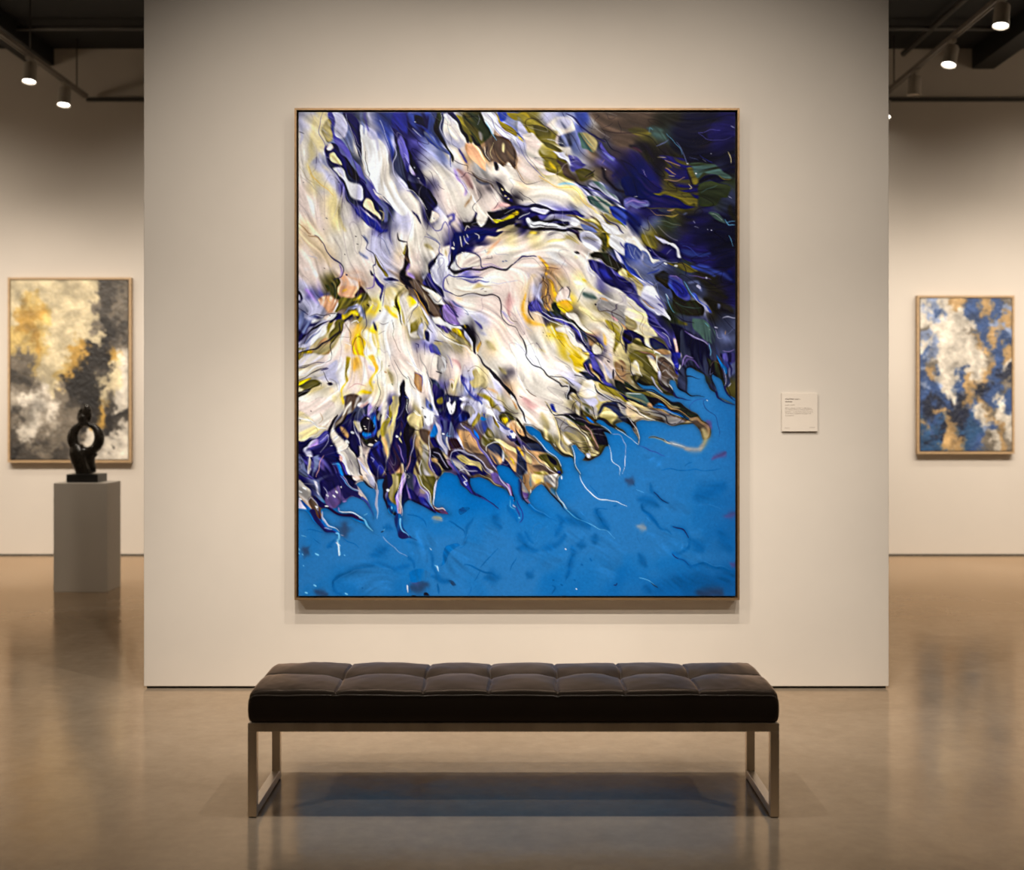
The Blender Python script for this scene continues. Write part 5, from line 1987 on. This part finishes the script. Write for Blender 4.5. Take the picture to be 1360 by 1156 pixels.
# ------------------------------------------------------------------ wall label
t = empty('wall_placard', (P(1062, 0, DW).x, DW, P(0, 574, DW).z))
tag(t, 'small white printed text card on the partition wall beside the huge painting', 'label')
a = P(1038.3, 573.2, DW-.012); c = P(1085.7, 522.2, DW-.012)
obj('card', B(a.x, c.x, DW-.013, DW-.010, a.z, c.z, bev=.0006), M_CARD, t)
obj('backing', B(a.x+.001, c.x-.001, DW-.010, DW-.0003, a.z+.001, c.z-.001), M_EDGE, t)
rnd = random.Random(5)
def scribble(bm, x, z, h, n_words, bold, maxx=None):
    """rows of tiny letter-like strokes: the print is too small to read"""
    y0, y1 = DW-.0136, DW-.0128
    for wd in range(n_words):
        for k in range(rnd.randint(3, 8)):
            lw = h*rnd.uniform(.45, .7); ht = h*rnd.choice((.62, .62, .66, 1.0, .95))
            st = h*(.24 if bold else .16)
            box(bm, x, x+st, y0, y1, z, z+ht)
            if rnd.random() < .75: box(bm, x+lw-st, x+lw, y0, y1, z, z+h*.62)
            s_ = rnd.choice((0, .25, .45)); box(bm, x, x+lw, y0, y1, z+h*s_, z+h*s_+st*.8)
            x += lw+h*.22
            if maxx and x > maxx: return
        x += h*.5
def L_(zx, zy): p = P(1020+zx/14.45, 510+zy/14.45, DW-.013); return p.x, p.z
for nm, zx, zy, h_, nw, bold, mx_, mt in (('printed_title', 332, 303, .0085, 2, True, 570, M_INK), ('printed_subtitle', 332, 352, .0068, 1, True, 475, M_INK),
        ('printed_line', 585, 300, .004, 1, False, 618, M_INKL), ('printed_line', 332, 415, .0062, 2, False, 560, M_INKL),
        ('printed_line', 332, 474, .0052, 14, False, 825, M_INKL), ('printed_line', 332, 506, .0052, 14, False, 850, M_INKL),
        ('printed_line', 332, 545, .0052, 14, False, 855, M_INKL), ('printed_line', 332, 579, .0052, 14, False, 835, M_INKL),
        ('printed_line', 332, 618, .0052, 14, False, 490, M_INKL), ('printed_line', 320, 854, .0042, 2, False, 420, M_INKL),
        ('printed_line', 795, 843, .0042, 2, False, 895, M_INKL)):
    bm = bmesh.new(); x, z = L_(zx, zy); scribble(bm, x, z, h_, nw, bold, L_(mx_, 0)[0])
    obj(nm, bm, mt, t)

# ------------------------------------------------------------------ pedestal and sculpture
DPD = 1737*1.48/(787-HY)
px0, px1 = (71-CX)*DPD/F, (142.3-CX)*DPD/F
pz = EYE+(HY-642)*DPD/F
thing_mesh('pedestal', B(px0, px1, DPD, DPD+.36, 0, pz, bev=.003), M_PED, 'square grey white pedestal standing on the floor under the dark sculpture', 'pedestal')
DS = DPD+.06
t = empty('sculpture', (P(112, 0, DS).x, DS+.1, pz)); tag(t, 'dark bronze ring shaped abstract figure with a small notched head on the pedestal', 'sculpture')
bx0, bx1 = P(88, 0, DS).x, P(130, 0, DS).x
bh = (640.5-629.5)*DS/F
obj('base', B(bx0, bx1, DS, DS+.24, pz+.0005, pz+bh, bev=.002), M_BASE, t)
DF = DS+.11
zoff = (pz+bh)-P(0, 629.5, DF).z
def Q(px, py, dy=0): p = P(px, py, DF); return Vector((p.x, DF+dy, p.z+zoff))
k = DF/F
bm = bmesh.new()
pts, rad = [], []
for i in range(41):
    a_ = 2*math.pi*i/40
    ix, iy = 114.7+10.6*math.cos(a_), 580.5-13.2*math.sin(a_)
    ox, oy = 113.9+24.8*math.cos(a_), 583-23.0*math.sin(a_)
    pts.append(Q((ix+ox)/2, (iy+oy)/2)); rad.append(math.hypot(ix-ox, iy-oy)/2*k)
tube(bm, pts, rad, 16, False, 1.15)
def tubeq(L_): tube(bm, [Q(a_, b_) for a_, b_, _ in L_], [r*k for _, _, r in L_], 16, True, .95)
tubeq([(101, 592, 9), (103, 600, 12), (106, 609, 12.5), (109, 618, 11.5), (111, 625, 11), (112.5, 631, 11.5)])
tubeq([(124, 600, 8), (119, 608, 7), (121, 616, 5.5), (124, 623, 4.2), (125.5, 628, 2.4)])
tubeq([(112, 566, 9), (111.5, 561, 8), (111.5, 557, 7.5)])
def ell(cx, cy, rx, ry, rot=0, dy=0, sy=.8):
    M = Matrix.Translation(Q(cx, cy, dy)) @ Matrix.Rotation(rot, 4, 'Y') @ Matrix.Diagonal((rx*k, rx*k*sy, ry*k, 1))
    bmesh.ops.create_uvsphere(bm, u_segments=20, v_segments=14, radius=1, matrix=M)
ell(107.4, 552, 5.2, 10.0, .18); ell(115.6, 549, 6.4, 12.6, -.12); ell(111, 556, 8.4, 7)
bmesh.ops.recalc_face_normals(bm, faces=bm.faces)
me = bpy.data.meshes.new('tmp'); bm.to_mesh(me); bm.free()
tmp = bpy.data.objects.new('tmp', me); COL.objects.link(tmp)
rm = tmp.modifiers.new('r', 'REMESH'); rm.mode = 'VOXEL'; rm.voxel_size = .0045; rm.use_smooth_shade = True
smo = tmp.modifiers.new('s', 'SMOOTH'); smo.factor = .6; smo.iterations = 9
dg = bpy.context.evaluated_depsgraph_get(); dg.update()
me2 = bpy.data.meshes.new_from_object(tmp.evaluated_get(dg)); me2.name = 'figure'
bpy.data.objects.remove(tmp); 
me2.transform(mat_world(t).inverted())
me2.polygons.foreach_set('use_smooth', [True]*len(me2.polygons))
me2.materials.clear()
link('figure', me2, M_BRONZE, t)

# ------------------------------------------------------------------ bench
DF0, DF1 = 4.70, 5.205
XC = (682-CX)*DF0/F; HWD = 353/(F/DF0)
t = empty('bench', (XC, (DF0+DF1)/2, 0)); tag(t, 'long tufted black leather bench on a flat metal frame in front of the huge painting', 'bench')
TB = .032; ZR1 = .341; ZR0 = ZR1-.031
xl, xr = XC-HWD, XC+HWD
for y0 in (DF0, DF1-TB):
    obj('seat_rail', B(xl, xr, y0, y0+TB, ZR0, ZR1, bev=.0012), M_NICKEL, t)
for x in (xl, xr-TB):
    obj('seat_rail', B(x, x+TB, DF0+TB, DF1-TB, ZR0, ZR1, bev=.0012), M_NICKEL, t)
    obj('floor_rail', B(x, x+TB, DF0+TB, DF1-TB, .008, .008+.030, bev=.0012), M_NICKEL, t)
    for y0 in (DF0, DF1-TB):
        lg = obj('leg', B(x, x+TB, y0, y0+TB, .004, ZR0, bev=.0012), M_NICKEL, t)
        obj('foot_pad', B(x+.003, x+TB-.003, y0+.003, y0+TB-.003, 0, .005), M_FOOT, lg)
# cushion
NX, NY = 640, 150
seams = [(-.6385, -.643), (-.325, -.332), (-.084, -.09), (.16, .165), (.40, .41), (.666, .668)]
cx0, cx1, cy0, cy1 = xl+.001, xr-.001, DF0+.001, DF1-.001
u = (1-np.cos(np.linspace(0, math.pi, NX)))/2; u = .55*u+.45*np.linspace(0, 1, NX)
v_ = (1-np.cos(np.linspace(0, math.pi, NY)))/2; v_ = .6*v_+.4*np.linspace(0, 1, NY)
gx = cx0+u*(cx1-cx0); gy = cy0+v_*(cy1-cy0)
GX, GY = np.meshgrid(gx, gy)
ZTOP = .455
R_ = .034
ex = np.minimum(GX-cx0, cx1-GX); ey = np.minimum(GY-cy0, cy1-GY)
def rnd_(d, r): dd = np.clip(d, 0, r); return -r+np.sqrt(np.maximum(r*r-(r-dd)**2, 0))
edge = rnd_(ex, .030)+rnd_(ey, .013)
ymid = 4.965
fy_ = (GY-cy0)/(cy1-cy0)
dist = np.full(GX.shape, 9.0); panel_l = np.full(GX.shape, cx0); panel_r = np.full(GX.shape, cx1)
btn = np.zeros(GX.shape)
for sf, sb in seams:
    sx = XC+sf+(sb-sf)*fy_+.004*np.sin(fy_*9+sf*20)
    dist = np.minimum(dist, np.abs(GX-sx))
    panel_l = np.where(GX >= sx, np.maximum(panel_l, sx), panel_l); panel_r = np.where(GX < sx, np.minimum(panel_r, sx), panel_r)
    btn += np.exp(-(((GX-sx)/.045)**2+((GY-ymid)/.05)**2))
pu = np.clip((GX-panel_l)/(panel_r-panel_l), 0, 1)
yl = np.where(GY > ymid, ymid, cy0); yr = np.where(GY > ymid, cy1, ymid)
pv = np.clip((GY-yl)/(yr-yl), 0, 1)
puff = (np.sin(np.pi*pu)**.45)*(np.sin(np.pi*pv)**.5)
seam_y = np.abs(GY-ymid)
Zg = ZTOP+edge+.017*puff+.004*np.sin(np.pi*fy_)-.018*btn-.005*np.exp(-(dist/.0045)**2)-.005*np.exp(-(seam_y/.0045)**2)
rng = np.random.default_rng(4)
Zg += .0009*_fbm(NY, NX, 26, rng, 3)
bm = bmesh.new()
def plan_round(x, y):
    r = .022
    for sx, cxx in ((-1, cx0+r), (1, cx1-r)):
        for sy, cyy in ((-1, cy0+r), (1, cy1-r)):
            if (x-cxx)*sx > 0 and (y-cyy)*sy > 0:
                dx, dy = x-cxx, y-cyy; m_ = max(abs(dx), abs(dy)); l_ = math.hypot(dx, dy)
                if l_ > 1e-9: return cxx+dx/l_*m_, cyy+dy/l_*m_
    return x, y
vg = [[bm.verts.new((*plan_round(GX[j, i], GY[j, i]), Zg[j, i])) for i in range(NX)] for j in range(NY)]
for j in range(NY-1):
    for i in range(NX-1): bm.faces.new((vg[j][i], vg[j][i+1], vg[j+1][i+1], vg[j+1][i]))
rim = [vg[0][i] for i in range(NX)]+[vg[j][-1] for j in range(1, NY)]+[vg[-1][i] for i in range(NX-2, -1, -1)]+[vg[j][0] for j in range(NY-2, 0, -1)]
prev = rim
cxm, cym = (cx0+cx1)/2, (cy0+cy1)/2
for zf, bulge in ((.93, .002), (.75, .0035), (.5, .004), (.25, .003), (.08, .0), (0, -.006)):
    ring = []
    for vtx in rim:
        x, y, z = vtx.co
        nx = (1 if x > cxm else -1)*(1 if min(x-cx0, cx1-x) < .03 else 0); ny = (1 if y > cym else -1)*(1 if min(y-cy0, cy1-y) < .03 else 0)
        ring.append(bm.verts.new((x+nx*bulge, y+ny*bulge, ZR1+.0005+(z-ZR1)*zf)))
    n_ = len(rim)
    for i in range(n_): bm.faces.new((prev[i], ring[i], ring[(i+1) % n_], prev[(i+1) % n_]))
    prev = ring
bm.faces.new(prev)
cu = obj('cushion', bm, M_LEATHER, t, True)
# piping round the top edge and along the seams
def piping(pts, r, name): return obj(name, tube(bmesh.new(), pts, r, 8, True), M_STITCH, cu, True)
rr = [Vector(plan_round(float(GX[0, i]), float(GY[0, i]))+(float(Zg[0, i])-.001,)) for i in range(4, NX-4, 4)]
piping([p+Vector((0, -.0015, 0)) for p in rr], .0022, 'piping')
rr = [Vector(plan_round(float(GX[-1, i]), float(GY[-1, i]))+(float(Zg[-1, i])-.001,)) for i in range(4, NX-4, 4)]
piping([p+Vector((0, .0015, 0)) for p in rr], .0022, 'piping')

for sf, sb in seams:
    pts = []
    for fy in np.linspace(.02, .98, 40):
        sx = XC+sf+(sb-sf)*fy+.004*math.sin(fy*9+sf*20); y = cy0+fy*(cy1-cy0)
        i = int(np.argmin(np.abs(gx-sx))); j = int(np.argmin(np.abs(gy-y)))
        pts.append((sx+.0025, y, float(Zg[j, i])+.0012))
    piping(pts, .0017, 'seam')
pts = []
for x in np.linspace(cx0+.03, cx1-.03, 160):
    i = int(np.argmin(np.abs(gx-x))); j = int(np.argmin(np.abs(gy-ymid)))
    pts.append((float(x), ymid+.0025, float(Zg[j, i])+.0012))
piping(pts, .0017, 'seam')
